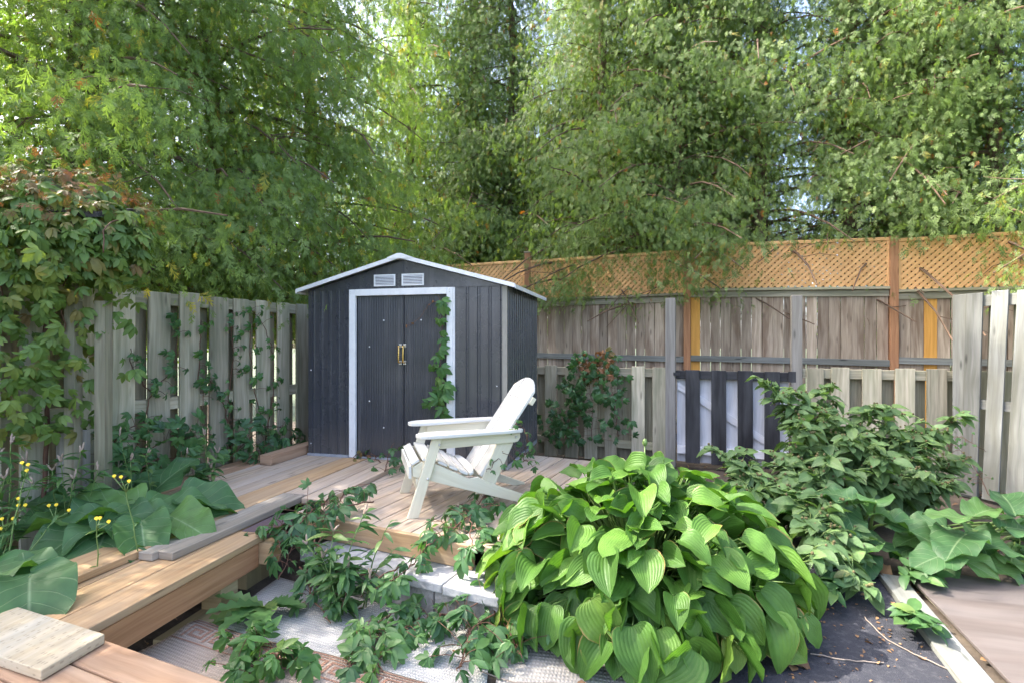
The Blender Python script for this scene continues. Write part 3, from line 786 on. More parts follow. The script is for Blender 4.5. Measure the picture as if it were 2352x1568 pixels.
# ------------------------------------------------------------------ rugs and mats
def weave(name, col, col2, sc=95.0, rot=.4, dirt=.35):
    m, t, N, L, P = new_mat(name)
    tc = N.new("ShaderNodeTexCoord"); mp = N.new("ShaderNodeMapping"); mp.inputs['Rotation'].default_value = (0, 0, rot); L.new(tc.outputs['Object'], mp.inputs['Vector'])
    w1 = N.new("ShaderNodeTexWave"); w1.inputs['Scale'].default_value = sc / 6.28; L.new(mp.outputs[0], w1.inputs['Vector']); w1.inputs['Distortion'].default_value = 1.2
    w2 = N.new("ShaderNodeTexWave"); w2.bands_direction = 'Y'; w2.inputs['Scale'].default_value = sc / 6.28 * .7; L.new(mp.outputs[0], w2.inputs['Vector']); w2.inputs['Distortion'].default_value = 1.2
    mm = nd(N, "ShaderNodeMath", operation='MULTIPLY'); L.new(w1.outputs['Fac'], mm.inputs[0]); L.new(w2.outputs['Fac'], mm.inputs[1])
    n = N.new("ShaderNodeTexNoise"); n.inputs['Scale'].default_value = 5; n.inputs['Detail'].default_value = 5; L.new(tc.outputs['Object'], n.inputs['Vector'])
    r = ramp(N, [(.42, (0, 0, 0)), (.72, (1, 1, 1))]); L.new(n.outputs['Fac'], r.inputs[0])
    dm = nd(N, "ShaderNodeMath", operation='MULTIPLY'); L.new(r.outputs[0], dm.inputs[0]); dm.inputs[1].default_value = dirt
    c = mixc(N, L, mm.outputs[0], tuple(x * .72 for x in col), col)
    c = mixc(N, L, dm.outputs[0], c, col2)
    L.new(c, P.inputs['Base Color']); P.inputs['Roughness'].default_value = .95; P.inputs['Specular IOR Level'].default_value = .1
    b = N.new("ShaderNodeBump"); b.inputs['Strength'].default_value = .7; b.inputs['Distance'].default_value = .006; L.new(mm.outputs[0], b.inputs['Height']); L.new(b.outputs[0], P.inputs['Normal'])
    return m
M['rug_white'] = weave("pale woven rug", (.56, .55, .53), (.30, .28, .26), 140, .4)
M['rug_tan'] = weave("tan woven rug", (.50, .41, .34), (.28, .22, .19), 140, .4, .3)
M['rug_red'] = weave("brick red rug key", (.42, .25, .18), (.22, .12, .09), 140, .4, .2)
M['mat_grey'] = weave("grey woven mat", (.42, .40, .37), (.26, .24, .22), 110, .2, .4)

def quadgrid(P00, P10, P11, P01, nl, nw, zf):
    a = np.linspace(0, 1, nl + 1)[:, None, None]; b = np.linspace(0, 1, nw + 1)[None, :, None]
    P00, P10, P11, P01 = (np.array(p, float)[None, None, :2] for p in (P00, P10, P11, P01))
    XY = (P00 * (1 - a) + P10 * a) * (1 - b) + (P01 * (1 - a) + P11 * a) * b
    z = zf(XY[..., 0], XY[..., 1])
    return np.concatenate([XY, z[..., None]], -1).reshape(-1, 3), grid_faces(nl, nw)
def wrug(x, y): return .007 + .004 * np.sin(x * 9 + y * 4) * np.sin(y * 7)
def krug(x, y):
    q = x * .3907 + y * .9205; r = x * .9205 - y * .3907
    return .027 + .006 * np.sin(r * 7.0 + 1) + .012 * np.exp(-((q - 1.86) / .06) ** 2) * (1 + np.sin(r * 9)) * .5 + .004 * np.sin(q * 21)
def solid_rug(name, P, zf, mat, label, parent=None, cat="rug", th=.006, nl=40, nw=30):
    V, F = quadgrid(*P, nl, nw, zf)
    o = link(name, np_mesh(name, V, F, None, V[:, :2], True), mat, parent)
    s = o.modifiers.new("thickness", 'SOLIDIFY'); s.thickness = th; s.offset = -1
    return tag(o, label, cat) if label else o
solid_rug("rug", ((-.13, 1.6), (-.10, 2.715), (-1.47, 3.345), (-1.75, 1.9)), wrug, M['rug_white'], "dirty white woven rug under the creepers in front of the step")
solid_rug("mat", ((.5, 1.7), (.62, 2.42), (-.055, 2.70), (-.10, 1.6)), lambda x, y: .006 + .002 * np.sin(x * 8), M['mat_grey'], "grey woven mat at the bottom under the edge of the hosta", cat="mat")
rp = lambda r, q: np.array([PFd.x * r + PFp.x * q, PFd.y * r + PFp.y * q])
kr_ = thing("rug", (-1.2, 2.3, 0), "wrinkled tan rug with a brick red key border beside the walkway", "rug")
solid_rug("pile", (rp(-2.606, .7), rp(-2.606, 1.921), rp(-.80, 1.99), rp(-.80, .7)), krug, M['rug_tan'], None, kr_, th=.008, nl=40, nw=60)
# greek key drawn in strokes on a 9 x 7 unit cell
kc = .016
cells = set()
pat = ["111111110", "100000010", "101111010", "101001010", "101000010", "101111110", "100000000"]
def edge_q(r): return 1.921 + (.069) * (r + 2.606) / 1.806
kv, kf = [], []
def kquad(r0, r1, o0, o1):
    n = 3
    for i in range(n):
        ra, rb = r0 + (r1 - r0) * i / n, r0 + (r1 - r0) * (i + 1) / n
        b = len(kv)
        for r_, o_ in ((ra, o0), (rb, o0), (rb, o1), (ra, o1)):
            p = rp(r_, edge_q(r_) - o_); kv.append((p[0], p[1], float(krug(p[0], p[1])) + .0025))
        kf.append((b, b + 3, b + 2, b + 1))
r_ = -2.56
while r_ < -.85:
    for j, row in enumerate(pat):
        i = 0
        while i < 9:
            if row[i] == '1':
                k = i
                while k < 9 and row[k] == '1': k += 1
                kquad(r_ + i * kc, r_ + k * kc, .052 + j * .0125, .052 + (j + 1) * .0125); i = k
            else: i += 1
    r_ += 9 * kc
r_ = -2.6
while r_ < -.85:
    kquad(r_, r_ + .1, .012, .020); kquad(r_, r_ + .1, .032, .040); kquad(r_, r_ + .1, .152, .160); r_ += .1
link("key_border", np_mesh("key_border", kv, kf, None, np.array(kv)[:, :2], True), M['rug_red'], kr_)

# planks and plywood at lower right
tag(MB().hexa([(1.80, 1.9, .004), (1.94, 1.9, .004), (2.43, 3.29, .004), (2.315, 3.345, .004), (1.80, 1.9, .042), (1.94, 1.9, .042), (2.43, 3.29, .042), (2.315, 3.345, .042)], 1).build("plank", M['fence_blue'], bevel=.005), "weathered grey plank on the dark grit beside the brown plywood sheet", "plank")
pw = thing("plywood_sheet", (2.7, 2.6, 0), "brown weathered plywood sheet lying on the ground at the bottom right corner", "board")
MB().hexa([(2.01, 1.9, .030), (3.3, 1.5, .035), (3.75, 2.75, .05), (2.50, 3.42, .042), (2.01, 1.9, .048), (3.3, 1.5, .053), (3.75, 2.75, .068), (2.50, 3.42, .060)], 0).build("sheet", M['plywood'], pw, .003)
for k in range(3):
    a = Vector((2.06 + k * .4, 1.9 - k * .1, .0)); b = Vector((2.50 + k * .35, 3.33 - k * .17, .0))
    MB().box(a, b - a, Vector((.07, -.02, 0)), Z * (.029 + k * .002)).build("batten", M['fence_back'], pw)

# ------------------------------------------------------------------ shed
SO = Vector((-2.015, 5.235, .381)); S1 = Vector((.970, -.242, 0)).normalized(); S2 = Vector((.242, .970, 0)).normalized()
SW, SD = 2.03, 1.38
us = lambda u: on_line((SO.x, SO.y), (S1.x, S1.y), u)
Sp = lambda a, b, z: Vector((SO.x, SO.y, 0)) + S1 * a + S2 * b + Z * z
sh = thing("garden_shed", SO, "dark slate metal garden shed with white door frame and gable roof on the deck", "shed")
def slope_z(a): return 2.285 - abs(a - SW / 2) * (.30 / (SW / 2 + .09))

def corr(name, prof, z0f, z1f, mat, parent, along, base):
    """ribbed sheet: profile of (distance along, depth) pushed up between two heights"""
    V, F, U = [], [], []
    for a, d in prof:
        for zz in (z0f(a), z1f(a)): V.append(base + along * a + along.cross(Z) * d + Z * (zz - base.z)); U.append((zz, a))
    for i in range(len(prof) - 1): F.append((2 * i, 2 * i + 2, 2 * i + 3, 2 * i + 1))
    return link(name, np_mesh(name, [tuple(v) for v in V], F, None, U, False), mat, parent)
def ribs(a0, a1, pitch, first, w_=.016, d=.010):
    P = [(a0, 0)]; a = a0 + first
    while a < a1 - w_:
        P += [(a, 0), (a + .004, d), (a + w_ - .004, d), (a + w_, 0), (a + w_ + .010, 0), (a + w_ + .014, d * .55), (a + w_ + .02, d * .55), (a + w_ + .024, 0)]
        a += pitch
    return P + [(a1, 0)]
dl, dr = us(817), us(1028)
corr("front_panel", ribs(0, us(806), .091, .035), lambda a: .40, lambda a: 1.998, M['shed'], sh, S1, Sp(0, 0, 0))
pr = [(a + us(1043), d) for a, d in ribs(0, us(1155) - us(1043), .108, .105)]
corr("front_panel", pr, lambda a: .40, lambda a: 1.998, M['shed'], sh, S1, Sp(0, 0, 0))
corr("side_panel", ribs(0.012, SD, .085, .03), lambda a: .40, lambda a: 2.0, M['shed'], sh, S2, Sp(SW, 0, 0))
corr("side_panel", [(a, -d) for a, d in ribs(0.012, SD, .085, .03)], lambda a: .40, lambda a: 2.0, M['shed'], sh, S2, Sp(0, 0, 0))
corr("back_panel", [(a, -d) for a, d in ribs(0, SW, .1, .03)], lambda a: .40, lambda a: 2.0, M['shed'], sh, S1, Sp(0, SD, 0))
# gable ends
for b_, nm in ((-.004, "gable"), (SD - .004, "gable")):
    mb = MB()
    mb.prism([Sp(0, b_, 1.9985), Sp(SW, b_, 1.9985), Sp(SW, b_, slope_z(SW) - .016), Sp(SW / 2, b_, 2.268), Sp(0, b_, slope_z(0) - .016)], S2 * .012)
    g = mb.build(nm, M['shed'], sh)
    if b_ < 0:
        board("seam", M['shed_door'], g, Sp(SW / 2 - .006, -.009, 2.0), S1 * .012, S2 * .005, Z * .262, 0)
        # louvred vents
        for ua, ub_ in ((860, 909), (923.6, 974.4)):
            a0, a1 = us(ua), us(ub_)
            v = MB()
            v.box(Sp(a0, -.012, 2.022), S1 * (a1 - a0), S2 * .006, Z * .012).box(Sp(a0, -.012, 2.121), S1 * (a1 - a0), S2 * .006, Z * .012)
            v.box(Sp(a0, -.012, 2.034), S1 * .014, S2 * .006, Z * .087).box(Sp(a1 - .014, -.012, 2.034), S1 * .014, S2 * .006, Z * .087)
            for k in range(6):
                z = 2.038 + k * .0142
                v.hexa([Sp(a0 + .014, -.015, z), Sp(a1 - .014, -.015, z), Sp(a1 - .014, -.013, z), Sp(a0 + .014, -.013, z), Sp(a0 + .014, -.007, z + .009), Sp(a1 - .014, -.007, z + .009), Sp(a1 - .014, -.005, z + .009), Sp(a0 + .014, -.005, z + .009)])
            v.build("vent", M['shed_white'], g)
# roof sheets, ridge cap and gable trim
OV, OB = .07, .07
for sgn in (-1, 1):
    mb = MB(); c = SW / 2
    e_ = c + sgn * (SW / 2 + .09)
    lo, hi = Sp(e_, -OV, slope_z(e_)), Sp(c, -OV, slope_z(c))
    dn = (lo - hi)
    nn = 9
    V, F = [], []
    mb.box(hi, dn, S2 * (SD + OV + OB), Z * .010)
    for k in range(12):                                              # standing ribs on the sheet
        b_ = .05 + k * (SD + OV + OB - .1) / 11
        mb.box(hi + S2 * b_ + Z * .011, dn * .98, S2 * .016, Z * .010)
    rf_ = mb.build("roof", M['shed_roof'], sh)
    MB().box(hi - S2 * .006 - Z * .012, dn, S2 * .0055, Z * .034).box(hi - S2 * .006 + Z * .0225, dn, S2 * .03, Z * .003).build("roof_trim", M['shed_white'], rf_)
    MB().box(Sp(e_, -OV, slope_z(e_) - .018) + dn.normalized() * .001, dn.normalized() * .006, S2 * (SD + OV + OB), Z * .036).build("gutter_trim", M['shed_white'], rf_)
cp = MB(); c = SW / 2
cp.prism([Sp(c - .12, -OV - .012, slope_z(c - .12) + .018), Sp(c + .12, -OV - .012, slope_z(c + .12) + .018), Sp(c + .12, -OV - .012, slope_z(c + .12) + .030), Sp(c + .02, -OV - .012, 2.318), Sp(c - .02, -OV - .012, 2.318), Sp(c - .12, -OV - .012, slope_z(c - .12) + .030)], S2 * (SD + OV + OB + .02))
cp.build("ridge_cap", M['shed_white'], sh)
# frame, doors, handles
fl0, fl1, fr0, fr1 = us(803.5), us(818), us(1027), us(1045.5)
fm_ = MB()
fm_.box(Sp(fl0, -.016, .385), S1 * (fl1 - fl0), S2 * .03, Z * 1.612).box(Sp(fr0, -.016, .385), S1 * (fr1 - fr0 - .018), S2 * .03, Z * 1.612)
fm_.box(Sp(fr1 - .016, -.013, .385), S1 * .016, S2 * .027, Z * 1.612)
fm_.box(Sp(fl1 + .001, -.017, 1.936), S1 * (fr0 - fl1 - .002), S2 * .03, Z * .062)
df = fm_.build("door_frame", M['shed_white'], sh, .002)
for a, z in ((fl0 + .02, 1.98), (fl0 + .02, 1.955), (fr0 + .03, 1.98), (fr0 + .03, 1.955), (fr0 + .06, 1.6), (fr0 + .06, 1.2), (fl0 + .03, .9), (fl0 + .03, .45)):
    MB().ball(Sp(a, -.018, z), .005, 6).build("screw", M['steel'], df)
cx = us(925)
for i, (a0, a1) in enumerate(((fl1, cx), (cx, fr0))):
    P = []; a = a0 + .001
    while a < a1 - .001:
        P += [(a, .022 + .0018), (min(a + .005, a1), .022 + .0018), (min(a + .009, a1), .022 - .0018), (min(a + .014, a1), .022 - .0018)]; a += .018
    P = [(x_, -y_ - .006 * i) for x_, y_ in P]
    dd = corr("door", P, lambda a: .40, lambda a: 1.94, M['shed_door'], sh, S1, Sp(0, 0, 0))
    hx = us(918.5) if i == 0 else us(928.5)
    h_ = MB().tube([Sp(hx, .02, 1.30), Sp(hx, -.028, 1.305), Sp(hx, -.030, 1.33), Sp(hx, -.030, 1.43), Sp(hx, -.028, 1.455), Sp(hx, .02, 1.46)], .008, 8)
    hb = h_.build("handle", M['brass'], dd, 0, True)
    for z in (1.30, 1.46):
        MB().box(Sp(hx - .014, .006, z - .018), S1 * .028, S2 * .012, Z * .036).build("handle_plate", M['steel'], hb, .002)
    for a, z in ((.12, 1.66), (.25, 1.66)) if i == 0 else ((.1, 1.66),): pass
for u_, z in ((880, 1.70), (847, 1.45), (847, .93), (880, .68), (966, 1.70), (966, .68), (990, .9)):
    MB().ball(Sp(us(u_), .012, z), .008, 6).build("bolt", M['shed_white'], sh)
for u_, v_ in ((716, 1.22), (716, .5), (1142, 1.1)):
    MB().ball(Sp(us(u_), -.012, v_), .007, 6).build("bolt", M['shed_white'], sh)
MB().box(Sp(us(1154.5), -.014, .385), S1 * (SW - us(1154.5) + .006), S2 * .012, Z * 1.612).build("corner_trim", M['shed_beige'], sh)
MB().box(Sp(0, -.02, .3815), S1 * (fl0 - .004), S2 * .03, Z * .022).box(Sp(fl1 + .002, -.012, .3815), S1 * (fr0 - fl1 - .004), S2 * .02, Z * .016).build("base_rail", M['galv'], sh)
MB().box(Sp(.96, 0.03, .3425), S1 * (SW - .96), S2 * (SD - .04), Z * .038).build("floor_frame", M['galv'], sh)
MB().box(Sp(.01, .05, .41), S1 * (SW - .02), S2 * (SD - .07), Z * .01).build("floor", M['dark'], sh)

# ------------------------------------------------------------------ chair
CO = Vector((-.65, 3.463, .341)); CP = Vector((.96, .281, 0)).normalized(); CL = Vector((.281, -.96, 0)).normalized()
C = lambda p, l, z: CO + CP * p + CL * l + Z * z
ch = thing("garden_chair", C(.3, -.32, 0), "white wooden slatted garden chair with wide flat arms on the deck", "chair")
WCH = .64
def flat(name, pts, l, th, mat, bev=.004):
    return MB().prism([C(p, l, z) for p, z in pts], CL * th).build(name, mat, ch, bev)
for near in (True, False):
    fx = (lambda l, th: (l, th)) if near else (lambda l, th: (-WCH - l, -th))
    lg = flat("leg", [(-.037, 0), (.037, 0), (.196, .519), (.128, .519)], *fx(0, -.028), M['chair'])
    MB().ball(C(.098, *([.002] if near else [-WCH - .002]), .253), .010, 8).build("bolt", M['steel'], lg, 0, True)
    MB().ball(C(.175, *([.002] if near else [-WCH + .030]), .475), .009, 8).build("bolt", M['steel'], lg, 0, True)
    rl = flat("arm_rail", [(.165, .519), (.745, .531), (.748, .49), (.73, .462), (.70, .457), (.185, .44), (.165, .46)], *fx(-.030, -.022), M['chair'])
    MB().ball(C(.715, *([-.028] if near else [-WCH + .028]), .495), .010, 8).build("bolt", M['steel'], rl, 0, True)
    flat("rear_support", [(.585, .455), (.705, .50), (.70, .44), (.545, .11), (.43, .11)], *fx(-.053, -.022), M['chair'])
    flat("side_rail", [(0, .333), (.056, .362), (.156, .343), (.30, .272), (.38, .228), (.445, .235), (.52, .19), (.96, .015), (.96, 0), (.86, 0), (.492, .112), (.123, .229), (0, .268)], *fx(-.0285, -.022), M['chair'])
    # arm board, seen from above as a rounded paddle
    o = [(.745, .010), (.66, .022), (.50, .028), (.34, .040), (.20, .048), (.10, .044), (.05, .025), (.025, -.02), (.025, -.06), (.045, -.095), (.09, -.115), (.20, -.118), (.34, -.105), (.46, -.085), (.60, -.075), (.72, -.065), (.755, -.045), (.762, -.01)]
    MB().prism([C(p, l if near else -WCH - l, .5195 + .013 * p) for p, l in o], Z * .024).build("armrest", M['chair_top'], ch, .005)
cv = [(-.012, .338), (.056, .373), (.158, .353), (.235, .316), (.305, .284), (.375, .250), (.45, .262)]
for i in range(6):
    (p0, z0), (p1, z1) = cv[i], cv[i + 1]
    dv = Vector((p1 - p0, z1 - z0)); L_ = dv.length; dv /= L_; nn_ = Vector((-dv.y, dv.x))
    g = .009
    q = [(p0 + dv.x * g, z0 + dv.y * g), (p1 - dv.x * g, z1 - dv.y * g)]
    q = [q[0], q[1], (q[1][0] + nn_.x * .017, q[1][1] + nn_.y * .017), (q[0][0] + nn_.x * .017, q[0][1] + nn_.y * .017)]
    if i < 5:
        MB().prism([C(p, -.018, z) for p, z in q], CL * -.604).build("seat_slat", M['chair_top'], ch, .003)
    else:
        ar = [C(q[0][0], l, q[0][1]) for l in (-.018, -.622)]
        pts = [ar[0]]
        for k in range(9):
            s_ = k / 8; ang = math.pi * s_
            l = -.32 + .295 * math.cos(ang); f_ = .35 + .65 * math.sin(ang)
            pts.append(C(q[0][0] + (q[1][0] - q[0][0]) * f_, l, q[0][1] + (q[1][1] - q[0][1]) * f_))
        pts.append(ar[1])
        MB().prism(pts, (CP * nn_.x + Z * nn_.y) * .017).build("seat_slat", M['chair_top'], ch, .003)
MB().box(C(-.024, -.018, .258), CP * .019, CL * -.604, Z * .082).build("front_apron", M['chair_top'], ch, .004)
MB().prism([C(.020, -.030, .255), C(.040, -.030, .255), C(.050, -.030, .16), C(.036, -.030, .15)], CL * -.58).build("stretcher", M['chair'], ch, .003)
bu, bn = Vector((.562, .827)), Vector((.827, -.562))
b0 = (.462, .238)
def bp_(s_, t_, l): return C(b0[0] + bu.x * s_ + bn.x * t_, l, b0[1] + bu.y * s_ + bn.y * t_)
for k in range(3):
    l0 = -.060 - k * .1735; l1 = l0 - .1605
    top = lambda l: .785 - 1.55 * (abs(l + .32)) ** 2.05
    pts = [bp_(0, 0, l0)] + [bp_(top(l0 + (l1 - l0) * j / 7), 0, l0 + (l1 - l0) * j / 7) for j in range(8)] + [bp_(0, 0, l1)]
    sl = MB().prism(pts, CP * bn.x * .02 + Z * bn.y * .02).build("back_slat", M['chair_top'], ch, .003)
    for s_ in (.24, .61):
        for dl_ in (.35, .65)[:1 + (k % 2)]:
            MB().ball(bp_(s_, -.0005, l0 + (l1 - l0) * dl_), .005, 6).build("screw", M['dark'], sl)
MB().box(bp_(.60, .021, -.05), CL * -.54, (CP * bu.x + Z * bu.y) * .055, (CP * bn.x + Z * bn.y) * .032).build("back_batten", M['chair'], ch, .004)
MB().box(bp_(.30, .021, -.05), CL * -.54, (CP * bu.x + Z * bu.y) * .055, (CP * bn.x + Z * bn.y) * .032).build("back_batten", M['chair'], ch, .004)
MB().box(bp_(.02, .021, -.055), CL * -.53, (CP * bu.x + Z * bu.y) * .055, (CP * bn.x + Z * bn.y) * .022).build("back_batten", M['chair'], ch, .004)

# ------------------------------------------------------------------ hosta
def hosta(name, base, rx, ry, h, n, label):
    t = thing(name, base, label, "plant")
    base = np.array(base)
    tp = [tpl_leaf(10, 8, .385 + .025 * (i % 3), .48, .75, .15 + .16 * (i % 5), .08 + .12 * (i % 4), cord=.13, ripple=.015 + .012 * (i % 3), ph=i * 2.1, cup=-.15 + .16 * (i % 4), twist=.22 * ((i % 3) - 1)) for i in range(12)]
    lv = Leaves(); st = MB()
    k = np.arange(n)
    pol = np.arccos(1 - (1 - math.cos(rad(100))) * ((k + .5) / n))         # polar angle from the crown
    az = k * 2.399963 + rng.normal(0, .22, n)
    pol = np.clip(pol + rng.normal(0, .12, n), .03, rad(104))
    lay = rng.uniform(.74, 1.02, n)
    u_ = np.stack([np.sin(pol) * np.cos(az), np.sin(pol) * np.sin(az), np.cos(pol)], -1)
    size = rng.uniform(.13, .235, n) * (1 - .2 * (pol < .7))
    # leaf base point sits inside the dome, blade arches outwards over its surface
    surf = u_ * np.array([rx, ry, h]) * lay[:, None] + np.array([0, 0, .03])
    surf[:, 2] = np.maximum(surf[:, 2], .12)
    N_ = nrm(u_ / np.array([rx, ry, h]))
    out = nrm(np.stack([np.cos(az), np.sin(az), 0 * az], -1) + rng.normal(0, .45, (n, 3)) * np.array([1, 1, 0]))
    up_amt = np.where(pol < .75, rng.uniform(-.1, 1.0, n), np.where(pol < 1.25, rng.uniform(-.75, .25, n), rng.uniform(-1.3, -.5, n)))
    ax = nrm(out + np.array([0, 0, 1.0]) * up_amt[:, None])
    nm = nrm(N_ + rng.normal(0, .38, (n, 3)) + np.array([0, 0, .25]))
    pos = base + surf - ax * size[:, None] * .45
    pos[:, 2] = np.maximum(pos[:, 2], .06)
    tint = rng.uniform(.05, .95, n) * .8 + .2 * (pol / 1.8)
    lv.add(tp, pos, ax, nm, size, tint)
    lv.build("foliage", M['hosta'], t)
    for i in range(0, n):
        p = Vector(pos[i]); b = Vector(base) + Vector((surf[i, 0] * .12, surf[i, 1] * .12, 0))
        m_ = (p + b) * .5 + Vector((0, 0, .10))
        st.tube([b, m_, p], [.006, .005, .004], 5, False)
    st.build("leaf_stalks", M['green_stem'], t, 0, True)
    return t
hs_ = hosta("hosta", (.73, 3.05, 0), .92, .80, .78, 720, "big hosta clump with broad ribbed bright green leaves beside the white chair")
bd = MB().tube([(.86, 3.42, .3), (.875, 3.48, .66), (.878, 3.5, .82)], [.006, .005, .004], 6).ball((.879, 3.5, .835), .018, 8, 1.5)
bd.build("flower_bud", M['green_stem'], hs_, 0, True)

# ------------------------------------------------------------------ climbing and creeping vines
def smooth_path(pts, n=6, jit=.01):
    pts = [Vector(p) for p in pts]
    out = []
    for i in range(len(pts) - 1):
        p0, p1, p2, p3 = pts[max(i - 1, 0)], pts[i], pts[i + 1], pts[min(i + 2, len(pts) - 1)]
        for k in range(n):
            t = k / n
            out.append(.5 * ((2 * p1) + (p2 - p0) * t + (2 * p0 - 5 * p1 + 4 * p2 - p3) * t * t + (3 * p1 - p0 - 3 * p2 + p3) * t ** 3) + Vector((random.uniform(-jit, jit), random.uniform(-jit, jit), random.uniform(-jit, jit) * .6)))
    return out + [pts[-1]]

def vine(label, paths, normal, n, size=(.08, .14), spread=.08, lift=(.02, .10), down=.6, mat='creeper', tint=(.0, .93), stem=.0045, name="creeper_vine", group=None, tpls=None, droop=0.0, up=.25):
    """stems along the paths with palmate leaves standing off them towards normal"""
    paths = [smooth_path(p) for p in paths]
    t = thing(name, paths[0][0], label, "vine", group)
    st = MB()
    for p in paths:
        st.tube(p, [stem * (1.25 - .7 * i / len(p)) for i in range(len(p))], 5)
    Nn = Vector(normal).normalized()
    lens = [sum((p[i + 1] - p[i]).length for i in range(len(p) - 1)) for p in paths]
    tot = sum(lens)
    pos, ax, nm = [], [], []
    for p, L_ in zip(paths, lens):
        for _ in range(max(2, int(.78 * n * L_ / tot))):
            f = random.random() * (len(p) - 1.001); i = int(f); q = p[i].lerp(p[i + 1], f - i)
            tg = (p[i + 1] - p[i]).normalized()
            sd_ = tg.cross(Nn)
            sd_ = sd_.normalized() if sd_.length > .05 else Vector((1, 0, 0))
            s_ = random.choice((-1, 1))
            off = sd_ * s_ * abs(random.gauss(0, spread * .9)) + Nn * random.uniform(*lift) + tg * random.gauss(0, .02)
            b = q + off
            a = sd_ * s_ * random.uniform(.1, 1) + tg * random.uniform(-.5, .7) + Vector((0, 0, -down)) * random.uniform(.3, 1.4) + Nn * random.uniform(-.15, .35)
            st.tube([q, (q + b) * .5 + Vector((0, 0, .012)), b], .0018, 4, False)
            pos.append(b); ax.append(a.normalized())
            m_ = Nn + Vector((random.gauss(0, .35), random.gauss(0, .35), random.gauss(0, .3) + up)); nm.append(m_)
    st.build("stem", M['vine_stem'], t, 0, True)
    k = len(pos)
    sz = .72 * rng.uniform(size[0], size[1], k) * rng.choice([.7, 1, 1, 1.15], k)
    tn = tint[0] + (tint[1] - tint[0]) * rng.beta(1.6, 2.2, k)
    Leaves().add(tpls or T_PALM, np.array(pos), np.array(ax), np.array(nm), sz, tn).build("foliage", M[mat], t)
    return t

def on_fence(u, v, off=.09):
    P0 = (LF[0] + LN[0] * off, LF[1] + LN[1] * off)
    a = on_line(P0, LD, u); y = P0[1] + LD[1] * a
    return Vector((P0[0] + LD[0] * a, y, EYE - (v - 784) / FOC * y))
def on_shed(u, v, off=.02):
    b = Sp(0, -off, 0); a = on_line((b.x, b.y), (S1.x, S1.y), u); q = b + S1 * a
    return Vector((q.x, q.y, EYE - (v - 784) / FOC * q.y))
def on_low(u, v, off=.09):
    b = V3(BF) + V3(BN) * off; a = on_line((b.x, b.y), BD, u); q = b + V3(BD) * a
    return Vector((q.x, q.y, EYE - (v - 784) / FOC * q.y))
fn = Vector((LN[0], LN[1], .0))
gv_ = "creeper strands climbing the left fence"
vine("creeper strand on the left fence just right of the creeper mound", [[on_fence(295, 1080), on_fence(320, 1000), on_fence(352, 900), on_fence(395, 850), on_fence(405, 760), on_fence(395, 715)], [on_fence(350, 900), on_fence(310, 860), on_fence(300, 800)]], fn, 60, (.07, .13), .06, group=gv_)
vine("small light green creeper tip high on the left fence at its middle", [[on_fence(455, 880), on_fence(458, 800), on_fence(462, 735)]], fn, 16, (.06, .10), .04, mat='creeper_light', group=gv_)
vine("leafy creeper strand climbing the left fence through the board gap left of the shed", [[on_fence(528, 1030), on_fence(525, 930), on_fence(535, 820), on_fence(528, 720)], [on_fence(528, 980), on_fence(500, 900), on_fence(470, 880), on_fence(463, 1030)]], fn, 95, (.05, .09), .05, group=gv_)
vine("creeper strand with pale yellow green tips nearest the shed on the left fence", [[on_fence(610, 1010), on_fence(625, 920), on_fence(628, 840), on_fence(615, 770), on_fence(578, 710)], [on_fence(600, 960), on_fence(580, 860), on_fence(575, 740)]], fn, 60, (.06, .11), .05, mat='creeper_light', tint=(0, .8), group=gv_)
vine("spreading creeper with large leaves along the foot of the left fence beside the deck", [[on_fence(560, 1060, .3), on_fence(600, 1030, .3), on_fence(640, 1010, .25), on_fence(690, 1005, .2)], [on_fence(520, 1060, .25), on_fence(560, 1020, .2), on_fence(610, 980, .15), on_fence(660, 985, .15)]], fn + Vector((0, -.3, .5)), 85, (.10, .17), .10, down=.3, group=gv_)
vine("creeper with broad five-part leaves low on the left fence behind the big burdock leaves", [[on_fence(200, 1110, .3), on_fence(300, 1060, .25), on_fence(380, 1010, .2), on_fence(450, 1000, .15)], [on_fence(230, 1060, .2), on_fence(300, 980, .15), on_fence(360, 990, .15)], [on_fence(290, 1090, .35), on_fence(380, 1050, .3), on_fence(460, 1060, .3)]], fn + Vector((0, -.3, .4)), 95, (.12, .20), .10, down=.4, group=gv_)

# vine mound over the fence at left, with its woody stem and russet top
vm = thing("creeper_mound", (-2.95, 3.45, 0), "tall mound of creeper with russet dried top hanging over the left fence", "vine")
c0 = np.array([-2.98, 3.50, 2.20]); rr0 = np.array([.52, .40, .42])
n = 1300
u_ = rdir(n, (-.75, 1)); sh_ = rng.uniform(.55, 1.05, n) ** .6
pos = c0 + u_ * rr0 * sh_[:, None]
lv = Leaves(); top = u_[:, 2] > rng.normal(.66, .34, n)
axd = nrm(u_ * np.array([1, 1, 0]) + np.array([0, 0, -.75]) + rng.normal(0, .35, (n, 3)))
nmd = nrm(u_ + np.array([0, -.3, .5]) + rng.normal(0, .35, (n, 3)))
lv.add(T_PALM, pos[~top], axd[~top], nmd[~top], rng.uniform(.05, .12, (~top).sum()), rng.beta(1.6, 2.2, (~top).sum()))
n2 = 430                                                              # hanging skirt
hz = rng.uniform(0, 1, n2) ** 1.35
px_ = -3.02 + rng.normal(0, .21, n2) * (1 - .45 * hz); py_ = 3.42 + rng.normal(0, .16, n2) + (px_ + 2.98) * .5
pos2 = np.stack([px_, py_ - .05, 2.15 - hz * 1.25], -1)
lv.add(T_PALM, pos2, nrm(np.array([.1, -.3, -.9]) + rng.normal(0, .4, (n2, 3))), nrm(np.array([.4, -.8, .4]) + rng.normal(0, .4, (n2, 3))), rng.uniform(.06, .11, n2), rng.beta(1.6, 2.4, n2))
